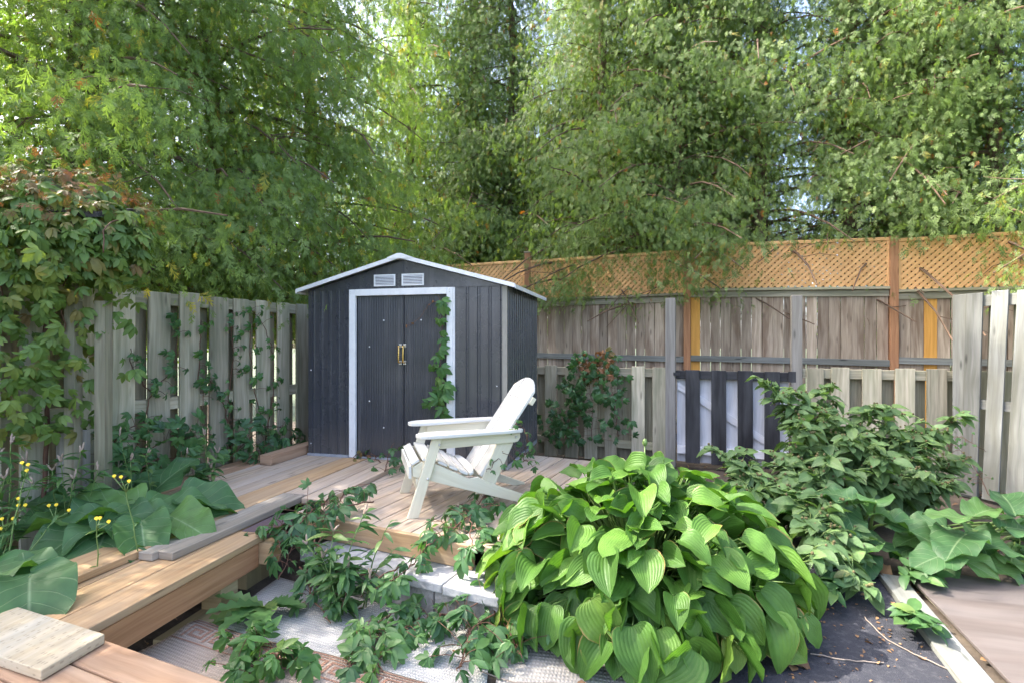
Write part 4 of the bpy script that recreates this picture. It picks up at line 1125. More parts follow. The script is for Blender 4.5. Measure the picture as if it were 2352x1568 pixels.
M['mound'] = leafmat('olive creeper leaves', [(0, (.10, .175, .05)), (.4, (.16, .26, .062)), (.65, (.23, .30, .07)), (.85, (.24, .20, .07)), (1, (.32, .20, .10))], .36, (1.3, 1.35, .5), .45)
lv.build("foliage", M['mound'], vm)
lr = Leaves()
lr.add(T_PALM, pos[top], axd[top], nmd[top], rng.uniform(.045, .09, top.sum()), rng.beta(1.3, 2.2, top.sum()))
n3 = 420
u3 = rdir(n3, (.1, 1)); lr.add(T_SPRAY, c0 + u3 * rr0 * rng.uniform(.9, 1.2, (n3, 1)), nrm(u3 * np.array([1, 1, .2]) + rng.normal(0, .4, (n3, 3))), u3, rng.uniform(.05, .10, n3), rng.uniform(.3, .85, n3))
lr.build("russet_foliage", M['russet'], vm)
st = MB()
st.tube(smooth_path([on_fence(100, 1250, .16), on_fence(104, 1050, .14), on_fence(110, 900, .13), on_fence(104, 780, .14), on_fence(118, 640, .12)], 4, .008), .014, 7)
for k in range(9):
    p = c0 + rng.normal(0, .2, 3) * np.array([1.6, .8, .4]); q = p + rng.normal(0, .12, 3) + np.array([0, -.1, -.35])
    st.tube(smooth_path([p, (p + q) / 2 + np.array([0, -.06, .05]), q], 4), .004, 5)
st.build("stem", M['vine_stem'], vm, 0, True)
rs = thing("small_roof", (-2.83, 3.42, 2.3), "small dark shingled roof with round orange log ends half buried in the creeper mound", "roof")
rc = Vector((-2.80, 3.42, 2.29))
MB().hexa([rc + Vector((-.26, -.17, -.02)), rc + Vector((.22, -.13, -.02)), rc + Vector((.20, .25, .10)), rc + Vector((-.24, .25, .10)), rc + Vector((-.26, -.17, .012)), rc + Vector((.22, -.13, .012)), rc + Vector((.20, .25, .132)), rc + Vector((-.24, .25, .132))]).build("shingles", M['shingle'], rs, .004)
for k in range(3):
    p = rc + Vector((-.05 + k * .085, -.12 + .008 * k, -.075))
    MB().tube([p, p + Vector((0, .3, 0))], .036, 12).build("log", M['dark'], rs)
    MB().tube([p + Vector((0, -.004, 0)), p + Vector((0, -.001, 0))], .028, 12).build("log_end", M['rust_orange'], rs)
for dx_ in (-.15, .05):
    MB().box((rc.x + dx_, rc.y + .06, 0), (.07, 0, 0), (0, .07, 0), Z * 1.766).build("post", M['fence_back'], rs, .003)

# shed vine and others
sn = S2 * -1
vine("bright creeper strand hanging down the right side of the shed doors", [[on_shed(1014, 985, .03), on_shed(1018, 900, .03), on_shed(1012, 800, .03), on_shed(1016, 720, .03), on_shed(1006, 676, .03)]], sn, 48, (.12, .18), .03, (.01, .06), 1.1, 'creeper_light', (.15, .8), .003)
vine("thin reddish creeper tendril on the upper part of the right shed door", [[on_shed(1012, 690, .012), on_shed(985, 700, .012), on_shed(965, 730, .012), on_shed(932, 752, .012)]], sn, 7, (.025, .04), .01, (.004, .01), .4, 'russet', (.6, 1), .0025)
D_ = lambda u, v, h=.05: pz(u, v, .38) + Z * h
vine("small creeper growing up at the foot of the shed doors left of the chair", [[pz(885, 1082, .38), pz(890, 1065, .40) + Z * .06, pz(905, 1050, .40) + Z * .14], [pz(872, 1060, .385), pz(850, 1048, .385) + Z * .05]], Vector((-.2, -.8, .7)), 26, (.08, .13), .07, (.0, .06), .3)
vine("few dry reddish creeper leaves at the base of the left shed door", [[pz(812, 1054, .39), pz(822, 1050, .39) + Z * .06], [pz(850, 1052, .39), pz(835, 1050, .39) + Z * .04]], Vector((-.2, -.8, .5)), 9, (.05, .08), .03, (0, .03), .3, 'russet', (.3, .9))
upn = Vector((-.05, -.45, 1))
P_ = lambda u, v, z: pz(u, v, z)
vine("dense dark green creeper heap spilling over the left corner of the lower deck", [[P_(760, 1140, .42), P_(720, 1170, .44), P_(690, 1200, .40), P_(670, 1260, .28), P_(640, 1330, .16)], [P_(860, 1150, .42), P_(800, 1160, .44), P_(740, 1185, .42), P_(700, 1230, .34)], [P_(800, 1120, .46), P_(780, 1150, .44), P_(730, 1190, .42)], [P_(740, 1200, .42), P_(730, 1260, .30), P_(720, 1330, .15), P_(700, 1390, .06)], [P_(660, 1190, .40), P_(640, 1230, .34), P_(650, 1300, .2)]], upn, 115, (.09, .16), .085, (.0, .06), .35, tint=(.1, .8))
vine("creeper spilling down over the left blocks of the stone step onto the rug", [[P_(720, 1240, .34), P_(760, 1290, .24), P_(800, 1340, .20), P_(780, 1400, .08)], [P_(800, 1310, .26), P_(880, 1340, .22), P_(900, 1390, .12), P_(880, 1430, .05)], [P_(690, 1300, .2), P_(720, 1370, .1), P_(760, 1430, .04)], [P_(920, 1300, .25), P_(860, 1330, .24), P_(830, 1370, .15)]], upn, 30, (.10, .16), .07, (.0, .04), .35, tint=(.1, .8))
vine("creeper runner crossing the deck front board and the stone step beside the chair leg", [[P_(1085, 1170, .40), P_(1040, 1215, .37), P_(990, 1245, .36), P_(950, 1290, .25), P_(905, 1330, .24), P_(880, 1350, .2)]], upn, 52, (.09, .15), .05, (.0, .05), .35, 'creeper', (.3, .9))
vine("creeper leaves gathered on the lower deck between the chair and the hosta", [[P_(1120, 1130, .42), P_(1090, 1170, .42), P_(1080, 1220, .40), P_(1095, 1270, .33)], [P_(1060, 1160, .40), P_(1040, 1190, .38), P_(1030, 1210, .37)], [P_(1110, 1210, .40), P_(1115, 1260, .30), P_(1110, 1310, .22)]], upn, 65, (.09, .15), .07, (.0, .05), .35, tint=(.05, .7))
vine("sunlit creeper runner creeping over the tan rug at the bottom", [[P_(720, 1510, .05), P_(660, 1530, .06), P_(600, 1530, .07), P_(540, 1530, .06)], [P_(640, 1530, .06), P_(620, 1480, .05), P_(540, 1480, .05)], [P_(600, 1535, .05), P_(570, 1560, .06)]], upn, 70, (.09, .15), .06, (.02, .10), .15, 'creeper_light', (.1, .9))
vine("creeper runner crossing the white rug from the step to the bottom of the picture", [[P_(1010, 1410, .04), P_(950, 1430, .05), P_(890, 1460, .06), P_(850, 1500, .06), P_(800, 1520, .05)], [P_(880, 1460, .05), P_(840, 1440, .05), P_(800, 1450, .05)], [P_(860, 1490, .05), P_(880, 1540, .05)]], upn, 95, (.09, .15), .07, (.01, .05), .2, 'creeper', (.35, .93))
vine("dark creeper patch on the ground between the stone step and the hosta", [[P_(1130, 1330, .16), P_(1140, 1400, .12), P_(1090, 1440, .10), P_(1060, 1490, .06)], [P_(1010, 1410, .08), P_(1060, 1400, .12), P_(1110, 1380, .16)], [P_(1150, 1420, .10), P_(1180, 1470, .08), P_(1200, 1510, .06)], [P_(1080, 1440, .08), P_(1070, 1500, .05), P_(1050, 1540, .04)]], upn, 75, (.10, .17), .08, (.0, .05), .3, tint=(.0, .85))
vine("creeper shoot with small green berries behind the chair armrest", [[P_(1200, 1060, .5), C(.78, .02, .46), C(.76, 0, .56), C(.70, -.02, .58)], [C(.62, -.06, .40), C(.58, -.05, .34), C(.50, -.02, .27)]], Vector((.1, -.8, .6)), 30, (.05, .09), .05, (0, .05), .3, 'creeper', (.3, .9), .003)
ln_ = V3(BN)
lv_ = vine("bushy creeper with russet tips climbing the low fence right of the shed", [[on_low(1300, 1010, .15), on_low(1310, 930, .12), on_low(1330, 870, .12), on_low(1370, 825, .12)], [on_low(1420, 1000, .2), on_low(1410, 920, .16), on_low(1400, 860, .14), on_low(1385, 820, .12)], [on_low(1360, 1010, .2), on_low(1360, 930, .22), on_low(1350, 870, .18)], [on_low(1260, 1010, .2), on_low(1280, 980, .15), on_low(1290, 940, .12)]], ln_, 300, (.08, .16), .12, (.02, .20), .7, tint=(0, .7))
lr2 = Leaves(); k = 70
pp = np.array([on_low(rng.uniform(1325, 1410), rng.uniform(805, 880), .2) for _ in range(k)])
lr2.add(T_PALM, pp, nrm(np.array([0, -.2, -.4]) + rng.normal(0, .5, (k, 3))), nrm(np.array([-.3, -.8, .4]) + rng.normal(0, .3, (k, 3))), rng.uniform(.05, .10, k), rng.uniform(.3, 1, k))
lr2.build("russet_foliage", M['russet'], lv_)

# ------------------------------------------------------------------ burdock and weeds
T_BIG = [tpl_leaf(14, 12, .36 + .03 * (i % 3), .42, .62, .22 + .05 * i, .22 + .10 * (i % 3), cord=.16, ripple=.065 + .02 * (i % 2), ph=i * 1.7, cup=-.12 + .09 * i, twist=.1 * (-1) ** i) for i in range(5)]
def burdock(label, base, specs, mat='burdock', name="burdock", sc=1.0):
    """specs: (u, v, z, length, azimuth of the tip in degrees from +x, pitch up)"""
    t = thing(name, base, label, "plant")
    lv, st = Leaves(), MB()
    for (u, v, z, L_, az, pitch) in specs:
        L_ *= sc
        c = pz(u, v, z)
        a = Vector((math.cos(rad(az)) * math.cos(rad(pitch)), math.sin(rad(az)) * math.cos(rad(pitch)), math.sin(rad(pitch))))
        h = Vector((math.cos(rad(az)), math.sin(rad(az)), 0))
        nrml = Vector((-h.x * math.sin(rad(pitch)), -h.y * math.sin(rad(pitch)), math.cos(rad(pitch)))) + Vector((random.gauss(0, .12), -.25 + random.gauss(0, .12), 0))
        p = c - a * L_ * .45
        lv.add([random.choice(T_BIG)], np.array([p]), np.array([a]), np.array([nrml]), L_, random.uniform(.1, .85))
        b = Vector(base) + Vector((random.uniform(-.05, .05), random.uniform(-.05, .05), 0))
        st.tube(smooth_path([b, (b + p) * .5 + Vector((0, 0, .06)), p + a * .03], 5, .003), [.010] * 6 + [.009, .008, .007, .006, .006], 6)
    lv.build("foliage", M[mat], t); st.build("leaf_stalks", M['green_stem'], t, 0, True)
    return t
burdock("burdock plant with huge wavy green leaves between the left fence and the walkway", (-2.75, 3.1, 0), [
    (190, 1180, .46, .60, 200, 4), (365, 1105, .52, .46, 60, 52), (95, 1150, .46, .42, 160, 12), (255, 1150, .50, .42, 110, 20), (300, 1210, .45, .40, -25, -6),
    (330, 1195, .46, .46, 10, 2), (430, 1165, .47, .46, 25, -2), (485, 1150, .46, .40, 15, -4), (430, 1200, .44, .34, -20, -10), (230, 1235, .42, .46, -70, -12), (150, 1230, .42, .42, 230, -8), (330, 1235, .42, .34, -50, -22), (60, 1200, .4, .38, 190, 0)])
burdock("burdock leaves drooping over the near end of the walkway at the left edge", (-2.55, 2.45, 0), [
    (35, 1330, .42, .42, -20, -8), (65, 1370, .41, .40, -50, -14), (10, 1300, .45, .4, 100, 5), (-40, 1340, .4, .4, 190, 0)])
burdock("burdock with large pale veined leaves in front of the right fence", (4.0, 4.1, 0), [
    (2200, 1235, .30, .50, 215, 3), (2150, 1275, .22, .42, 190, -5), (2290, 1250, .26, .36, -30, -4), (2230, 1290, .16, .36, -60, -8), (2260, 1170, .42, .36, 20, 15), (2180, 1180, .42, .32, 150, 12), (2320, 1150, .48, .40, 60, 30), (2340, 1210, .34, .34, 0, 0), (2100, 1230, .22, .34, 200, 4), (2130, 1200, .3, .34, 160, 8), (2250, 1230, .26, .34, 250, -8), (2170, 1300, .10, .3, 230, -10), (2080, 1260, .14, .3, 190, -4), (2300, 1300, .14, .34, -40, -8), (2345, 1290, .16, .34, 10, -4)], sc=.72)
burdock("burdock with broad leaves below the flowering bush and above the dark grit path", (2.55, 3.85, 0), [
    (1960, 1262, .18, .40, 200, -2), (1905, 1250, .2, .34, 170, 2), (2030, 1250, .18, .34, -20, 0), (1950, 1185, .34, .38, 260, -18), (1880, 1190, .34, .36, 190, -8), (2040, 1180, .36, .36, -10, -5), (1840, 1150, .40, .34, 170, 4), (2090, 1215, .28, .36, -40, -8), (1920, 1130, .48, .32, 120, 12), (2010, 1140, .48, .32, 60, 10), (1990, 1290, .10, .3, 230, -12), (1790, 1170, .32, .32, 200, 0)], sc=.8)

def bur_bush(label, base, stems, name="burdock_bush"):
    t = thing(name, base, label, "bush")
    st, lv, bu_ = MB(), Leaves(), MB()
    pos, ax, nm, sz = [], [], [], []
    def leaf(p, d, s_):
        pos.append(p); a = Vector((d.x, d.y, d.z * .5 - .15)).normalized() + Vector((random.gauss(0, .35), random.gauss(0, .35), random.gauss(0, .25)))
        ax.append(a.normalized()); nm.append(Vector((random.gauss(0, .4), random.gauss(-.35, .35), 1))); sz.append(s_)
    for tip in stems:
        b = Vector(base) + Vector((random.uniform(-.12, .12), random.uniform(-.12, .12), 0)); tip = Vector(tip)
        m_ = b.lerp(tip, .5) + Vector((0, 0, .14)) + Vector((random.uniform(-.06, .06), random.uniform(-.06, .06), 0))
        p = smooth_path([b, m_, tip], 7, .006)
        st.tube(p, [.011 - .0085 * i / len(p) for i in range(len(p))], 6)
        for i in range(3, len(p)):
            f = i / len(p)
            for _ in range(2):
                az = random.uniform(0, 6.28); d = Vector((math.cos(az), math.sin(az), random.uniform(-.2, .5)))
                leaf(p[i], d, (.22 - .12 * f) * random.uniform(.7, 1.2))
            if f > .35:
                for _ in range(2):
                    az = random.uniform(0, 6.28); d = (Vector((math.cos(az), math.sin(az), random.uniform(.1, .9)))).normalized()
                    L_ = random.uniform(.08, .26) * (1.3 - f * .7); e_ = p[i] + d * L_
                    st.tube([p[i], p[i] + d * L_ * .5 + Vector((0, 0, .015)), e_], [.004, .003, .002], 5)
                    for k in range(random.randint(0, 2)):
                        bu_.ball(e_ + Vector((random.uniform(-.018, .018), random.uniform(-.018, .018), random.uniform(-.008, .016))), random.uniform(.008, .012), 6)
                    for k in range(3):
                        q = p[i].lerp(e_, random.uniform(.3, 1.0)); leaf(q, d + Vector((random.gauss(0, .7), random.gauss(0, .7), 0)), random.uniform(.07, .14))
    st.build("stem", M['green_stem'], t, 0, True)
    lv.add(T_OVAL, np.array(pos), np.array(ax), np.array(nm), np.array(sz), rng.beta(2, 2.2, len(pos))).build("foliage", M['burdock_small'], t)
    bu_.build("burs", M['bur'], t, 0, True)['kind'] = "stuff"
    return t
def dep(u, v, y): return ((u - 1176) / FOC * y, y, EYE - (v - 784) / FOC * y)
bur_bush("tall bushy burdock with brown burs growing in front of the striped gate and low fence", (2.75, 4.35, 0), [dep(1765, 885, 4.5), dep(1805, 900, 4.6), dep(1890, 895, 4.7), dep(1895, 960, 4.3), dep(1985, 935, 4.6), dep(2050, 950, 4.5), dep(1830, 980, 4.2), dep(2100, 1030, 4.4), dep(2165, 1000, 4.5), dep(2190, 960, 4.5), dep(1960, 1010, 4.1), dep(2030, 1050, 4.0), dep(1900, 1060, 3.9), dep(2130, 1100, 4.0), dep(1860, 930, 4.6)])
bur_bush("wide leafy burdock mass with burs between the striped gate and the leaning right fence", (3.35, 4.45, 0), [dep(2100, 1060, 4.5), dep(2150, 1120, 4.3), dep(2050, 1110, 4.2), dep(2180, 1060, 4.6), dep(2000, 1120, 4.1), dep(2080, 1000, 4.7), dep(1930, 1130, 4.1), dep(2010, 1010, 4.6)])
bur_bush("low leafy burdock mass with burs at the right rim of the hosta", (2.2, 4.0, 0), [dep(1830, 1090, 4.0), dep(1850, 1150, 3.7), dep(1900, 1110, 3.9), dep(1800, 1060, 4.2), dep(1860, 1040, 4.2)])
bur_bush("smaller burdock shoots with burs leaning towards the gate behind the hosta", (2.05, 4.2, 0), [dep(1665, 1050, 4.3), dep(1700, 1090, 4.1), dep(1760, 1120, 4.0), dep(1720, 1130, 3.9)])
bur_bush("low burdock stem with brown burs leaning out over the dark grit path", (2.15, 3.75, 0), [dep(1860, 1210, 3.4), dep(1900, 1180, 3.5), dep(1840, 1290, 3.1), dep(1985, 1350, 3.0), dep(1930, 1290, 3.3)])

def weed(label, base, stems, leafsize, nleaf, mat='weed', heads=None, name="weed", tp=None, cat="weed"):
    t = thing(name, base, label, cat)
    st, pos, ax, nm = MB(), [], [], []
    hd = []
    for tip in stems:
        b = Vector(base) + Vector((random.uniform(-.05, .05), random.uniform(-.05, .05), 0)); tip = Vector(tip)
        p = smooth_path([b, b.lerp(tip, .5) + Vector((random.uniform(-.03, .03), random.uniform(-.03, .03), .03)), tip], 6, .004)
        st.tube(p, [.005 - .003 * i / len(p) for i in range(len(p))], 5)
        for i in range(2, len(p)):
            for _ in range(nleaf):
                az = random.uniform(0, 6.28)
                pos.append(p[i]); ax.append(Vector((math.cos(az), math.sin(az), random.uniform(-.2, .7))).normalized()); nm.append(Vector((random.gauss(0, .3), random.gauss(-.2, .3), 1)))
        if heads == 'spike':
            for k in range(2):
                e_ = tip + Vector((random.uniform(-.03, .03), random.uniform(-.03, .03), random.uniform(.03, .07)))
                sh_b = MB()
                sh_b.tube([tip.lerp(e_, j / 6) + Vector((random.uniform(-.003, .003), 0, 0)) for j in range(7)], [.002, .005, .0065, .005, .0065, .005, .001], 5)
                hd.append(sh_b)
                st.tube([p[-3], tip, e_], .0015, 4)
        if heads == 'yellow':
            for k in range(3):
                e_ = tip + Vector((random.uniform(-.05, .05), random.uniform(-.03, .03), random.uniform(-.01, .05)))
                st.tube([p[-2], e_], .0022, 4)
                hd.append(MB().tube([e_, e_ + Vector((0, 0, .008)), e_ + Vector((.002, -.004, .012))], [.003, .005, .009], 9))
    st.build("stem", M['green_stem'], t, 0, True)
    k = len(pos)
    if k:
        Leaves().add(tp or T_LANCE, np.array(pos), np.array(ax), np.array(nm), rng.uniform(leafsize[0], leafsize[1], k), rng.beta(2, 2, k)).build("foliage", M[mat], t)
    for q in hd: q.build("flower_head" if heads == 'yellow' else "seed_head", M['yellow' if heads == 'yellow' else 'seed'], t, 0, heads != 'yellow')
    return t
ys = "yellow flowered weeds at the left edge"
ylab = ["tall thin stalk with three yellow flower heads left of the sawn off post", "yellow flowered weed with two heads low at the left edge", "yellow flower stalk rising over the big burdock leaves in the bed", "small yellow flower stalk near the walkway plank"]
for lb_, base, stems in ((ylab[0], (-2.55, 2.75, 0), [dep(62, 1078, 2.75)]), (ylab[1], (-2.75, 2.8, 0), [dep(38, 1170, 2.8), dep(15, 1210, 2.8), dep(135, 1180, 2.9)]),
                         (ylab[2], (-2.05, 2.85, 0), [dep(286, 1115, 2.8)]), (ylab[3], (-2.1, 2.6, 0), [dep(222, 1205, 2.6)])):
    o = weed(lb_, base, stems, (.03, .07), 1, heads='yellow', name="yellow_flower"); o['group'] = ys
kw = "seeding weeds along the left fence"
for lb_, base, stems in (("knotweed with pinkish seed spikes at the far left in front of the fence", (-3.0, 3.0, 0), [dep(25, 1020, 3.0), dep(60, 1060, 3.1), dep(10, 1100, 2.9), dep(75, 1110, 3.0), dep(-10, 1050, 3.0)]),
                         ("knotweed with seed spikes in front of the sawn off post", (-2.75, 3.3, 0), [dep(140, 1060, 3.2), dep(185, 1040, 3.3), dep(225, 1080, 3.3), dep(170, 1100, 3.2), dep(120, 1080, 3.2)]),
                         ("thin seeding weed between the burdock leaves and the left fence", (-2.5, 3.6, 0), [dep(275, 1000, 3.6), dep(300, 1060, 3.5), dep(335, 1050, 3.6)]),
                         ("upright green weed with pale spikes at the left edge of the deck", (-2.3, 4.1, 0), [dep(430, 1045, 4.0), dep(470, 1000, 4.1), dep(500, 1040, 4.2), dep(445, 1090, 4.0), dep(485, 1075, 4.1)])):
    o = weed(lb_, base, stems, (.06, .13), 3, heads='spike', name="knotweed"); o['group'] = kw
weed("pale green weed with narrow leaves growing in front of the left step blocks", (-.92, 2.86, 0), [dep(765, 1220, 2.9), dep(800, 1300, 2.85), dep(835, 1180, 2.95), dep(740, 1280, 2.9), dep(705, 1250, 3.0), dep(850, 1330, 2.8)], (.06, .13), 3, heads='spike', name="knotweed")
weed("single weed stem with narrow leaves standing against the deck front board", (-.80, 2.98, 0), [dep(895, 1200, 2.95), dep(905, 1260, 2.92)], (.05, .10), 1, name="weed")
# dandelion rosette
dt = thing("dandelion", pz(600, 1400, 0), "dandelion rosette with toothed leaves beside the walkway post", "weed")
dl_ = Leaves(); T_D = [tpl_leaf(12, 2, .14, .5, .6, .3, .3, serr=.35) for _ in range(2)]
for k in range(12):
    az = rad(200 + k * 14 + random.uniform(-6, 6)); p = pz(605, 1392, .04)
    dl_.add(T_D, np.array([p]), np.array([[math.cos(az), math.sin(az), random.uniform(.1, .7)]]), np.array([[0, -.2, 1]]), random.uniform(.22, .33), random.uniform(.3, 1))
dl_.build("foliage", M['weed'], dt)
# heart-leaved seedlings on the weathered plank
for i, (u, v, lb_) in enumerate(((2105, 1320, "heart leaved seedling at the far end of the weathered grey plank"), (2110, 1430, "light green seedling beside the middle of the weathered grey plank"), (1900, 1350, "small round leaved seedling lying on the dark grit path"))):
    weed(lb_, pz(u, v, 0), [pz(u + random.uniform(-20, 20), v - 20, .14), pz(u + random.uniform(10, 30), v + 10, .12), pz(u - 25, v, .10)], (.06, .11), 2, name="seedling", tp=T_OVAL)['group'] = "seedlings on the path"
vine("thin creeper with pale tips beside the low fence and leaning right fence", [[(4.05, 5.0, .55), (4.15, 4.9, .62), (4.3, 4.8, .50)], [(4.3, 4.75, .1), (4.2, 4.85, .4), (4.05, 4.95, .6)]], Vector((-.6, -.7, .2)), 40, (.03, .06), .06, (.0, .06), .4, tint=(.2, .9), stem=.003)
weed("low light green weed at the right edge beyond the plywood", (3.35, 3.45, 0), [dep(2335, 1200, 3.5), dep(2350, 1260, 3.4), dep(2310, 1290, 3.3)], (.06, .12), 3, name="weed", tp=T_OVAL)

# fallen leaves, twigs
lt = Leaves(); k = 800
pts = np.stack([rng.uniform(.5, 2.1, k), rng.uniform(1.8, 3.6, k), np.full(k, .010)], -1)
lt.add(T_SIMPLE, pts, rdir(k, (-.15, .15)), np.array([0, 0, 1.0]) + rng.normal(0, .3, (k, 3)), rng.uniform(.005, .024, k), rng.uniform(0, .7, k))
k = 900
pts = np.stack([rng.uniform(-3.6, 4.6, k), rng.uniform(2.2, 6.5, k), np.full(k, .012)], -1)
lt.add(T_SIMPLE, pts, rdir(k, (-.2, .2)), np.array([0, 0, 1.0]) + rng.normal(0, .4, (k, 3)), rng.uniform(.02, .06, k), rng.uniform(0, 1, k))
lt.build("leaf_litter", M['dry'])['kind'] = "stuff"
dlf = Leaves().add([tpl_leaf(10, 8, .38, .5, .7, .9, .5, cord=.1, ripple=.12, cup=.5)], np.array([pz(2000, 1310, .02)]), np.array([[.3, -.9, .1]]), np.array([[.2, -.1, 1]]), .15, .6).build("dry_leaf", M['dry'])
tag(dlf, "large curled dry brown leaf lying on the dark grit path", "leaf")
dlf = Leaves().add([tpl_leaf(10, 8, .42, .5, .7, .5, .5, cord=.1, ripple=.10, cup=.3)], np.array([pz(1800, 1500, .03)]), np.array([[.6, -.8, .15]]), np.array([[-.2, -.3, 1]]), .11, .1).build("dry_leaf", M['dry'])
tag(dlf, "withered brown hosta leaf on the ground at the right foot of the hosta", "leaf")
for pts, lb_ in (([pz(1985, 1415, .012), pz(2030, 1460, .012), pz(2100, 1500, .012), pz(2190, 1540, .014)], "long thin dry twig lying across the dark grit path"),
                 ([pz(1105, 1540, .02), pz(1180, 1565, .02), pz(1280, 1568, .02)], "thin bare twig on the grey mat at the bottom"),
                 ([pz(1860, 1500, .012), pz(1950, 1515, .012), pz(2030, 1520, .012)], "pale dry grass stalk on the dark grit path near the hosta")):
    tag(MB().tube(smooth_path(pts, 5, .004), .003, 5).build("twig", M['twig']), lb_, "twig")

# ------------------------------------------------------------------ trees
def cedar(seed, h=12.5, z0=1.5, nl=95, spread=2.2, open_z=None, dens=1.0, leaf='cedar_leaf'):
    """returns three meshes: trunk, branches, crown"""
    global rng
    r = random.Random(seed); keep = rng; rng = np.random.default_rng(seed)
    tk = MB()
    lean = Vector((r.uniform(-.3, .3), r.uniform(-.3, .3), 0))
    axis = lambda z: lean * (z / h) + Vector((.05 * math.sin(z * 1.1 + seed), .05 * math.cos(z * .9 + seed), 0))
    tk.tube([axis(z) + Z * z for z in np.linspace(-.1, h, 16)], [.125 * (1 - z / h) ** .8 + .012 for z in np.linspace(0, h, 16)], 10)
    br = MB(); lv = Leaves()
    pos, ax, nm, sz, tn = [], [], [], [], []
    for i in range(nl):
        f = (i + r.random()) / nl
        z = z0 + (h - z0 - .2) * f ** 1.15
        az = i * 2.39996 + r.uniform(-.5, .5)
        L_ = spread * (1 - (z / h) ** 1.6) * r.uniform(.65, 1.15) + .2
        o = Vector((math.cos(az), math.sin(az), 0)); sd_ = Vector((-o.y, o.x, 0))
        rise, fall = r.uniform(.05, .45), r.uniform(.25, .75)
        wob = r.uniform(-.25, .25)
        path = lambda s: axis(z) + Z * z + o * (s * L_) + sd_ * (wob * s * s * L_) + Z * (rise * s * L_ - fall * s * s * L_)
        br.tube([path(s) for s in np.linspace(0, 1, 6)], [.026 * (L_ / 2) * (1 - s * .85) + .003 for s in np.linspace(0, 1, 6)], 5, False)
        for _ in range(2):
            s = r.uniform(.2, .9); p = path(s); dd = (o * r.uniform(.1, .8) + sd_ * r.choice((-1, 1)) * r.uniform(.4, 1) + Z * r.uniform(-.7, .35)).normalized(); l = r.uniform(.25, .7)
            br.tube([p, p + dd * l * .5 + Z * r.uniform(-.03, .06), p + dd * l + Z * r.uniform(-.12, .06)], [.006, .004, .002], 4, False)
        opened = open_z is not None and open_z[0] < z < open_z[1]
        n = int((330 if not opened else 130) * L_ * dens)
        tone = r.uniform(-.13, .13)
        floor_ = (2.85 if r.random() < .72 else 2.1) if leaf == 'cedar_leaf' else 1.5
        for _ in range(n):
            s = 1 - (r.random() ** 1.15) * (.92 if not opened else .55)
            p = path(s) + sd_ * r.gauss(0, .20 * L_ * (.5 + s * .5)) + Z * (-abs(r.gauss(0, .36))) + o * r.gauss(0, .08)
            if p.z < floor_ + r.uniform(-.12, .12): continue
            pos.append(p)
            ax.append(o * r.uniform(-.1, .8) + sd_ * r.uniform(-.55, .55) + Z * r.uniform(-1.5, -.1))
            nm.append(Vector((r.gauss(0, .45), r.gauss(0, .45), r.gauss(.55, .4))) + o * .75)
            sz.append(r.uniform(.06, .14) * r.choice((.8, 1, 1, 1.5)))
            x = r.random()
            tn.append(r.uniform(.87, .97) if x > .965 else (r.uniform(.98, 1) if x > .955 else min(.82, max(0, r.betavariate(2, 2) * .72 + tone))))
    lv.add(T_SPRAY, np.array(pos), np.array(ax), np.array(nm), np.array(sz), np.array(tn))
    rng = keep
    def nob(mb, nm_, mat):
        o = mb.build(nm_, mat); me = o.data; bpy.data.objects.remove(o); return me
    crown = lv.mesh("crown", False); crown.materials.append(M[leaf])
    return nob(tk, "trunk", M['bark']), nob(br, "branches", M['bark']), crown

KINDS = {0: cedar(3, z0=2.25, nl=112), 1: cedar(8, z0=2.3, nl=108), 2: cedar(21, open_z=(2.2, 5.0), nl=95, z0=2.4), 3: cedar(34, open_z=(1.5, 3.5), nl=108, z0=2.6), 6: cedar(47, z0=1.9, nl=122, dens=.95, leaf='cedar_leaf_light'), 7: cedar(52, z0=1.9, nl=122, dens=1.0, leaf='cedar_leaf_light')}
def put_tree(kind, x, y, rot, sc, label, name="cedar_tree", group="cedars behind the fences"):
    t = thing(name, (x, y, 0), label, "tree", group)
    t.rotation_euler = (0, 0, rad(rot)); t.scale = (sc, sc, sc)
    for nm_, me in zip(("trunk", "branches", "crown"), KINDS[kind]):
        o = bpy.data.objects.new(nm_, me); COL.objects.link(o); o.parent = t
hb_ = lambda u, back: V3(HF) + V3(HD) * uh(u) - V3(HN) * back
def row(u, back): p = hb_(u, back); return p.x, p.y
put_tree(7, *row(850, 1.10), 20, 1.05, "dark dense cedar rising behind the left slope of the shed roof")
put_tree(3, *row(1085, 1.90), 130, 1.0, "thin cedar with bare lower branches behind the shed ridge and lattice")
put_tree(1, *row(1380, 0.9), 75, 1.0, "cedar hanging over the lattice behind the low fence creeper")
put_tree(0, *row(1540, 0.8), 200, .96, "cedar with drooping boughs over the left tall grey gate post")
put_tree(2, *row(1775, 1.20), 10, 1.0, "cedar with a bare brown trunk showing against the sky above the gate")
put_tree(2, *row(1985, 1.30), 150, 1.02, "open cedar with wide limbs above the brown lattice post on the right")
put_tree(3, *row(2200, 1.40), 280, 1.0, "cedar with long bright boughs above the right part of the lattice")
put_tree(2, *row(2420, 1.30), 60, 1.0, "cedar at the right edge behind the blue grey fence")
put_tree(3, -5.3, 4.6, 0, .4, "cedar at the far left behind the creeper mound")
put_tree(6, -4.4, 5.4, 95, 1.0, "dense cedar behind the left fence just right of the creeper mound")
put_tree(7, -3.75, 6.9, 230, 1.02, "yellow flecked cedar behind the middle of the left fence")
put_tree(6, -3.2, 8.4, 310, 1.05, "dark cedar behind the left fence next to the shed")
put_tree(0, *row(985, 1.9), 250, 1.0, "cedar in the second row filling the gap between the two trees over the shed roof")

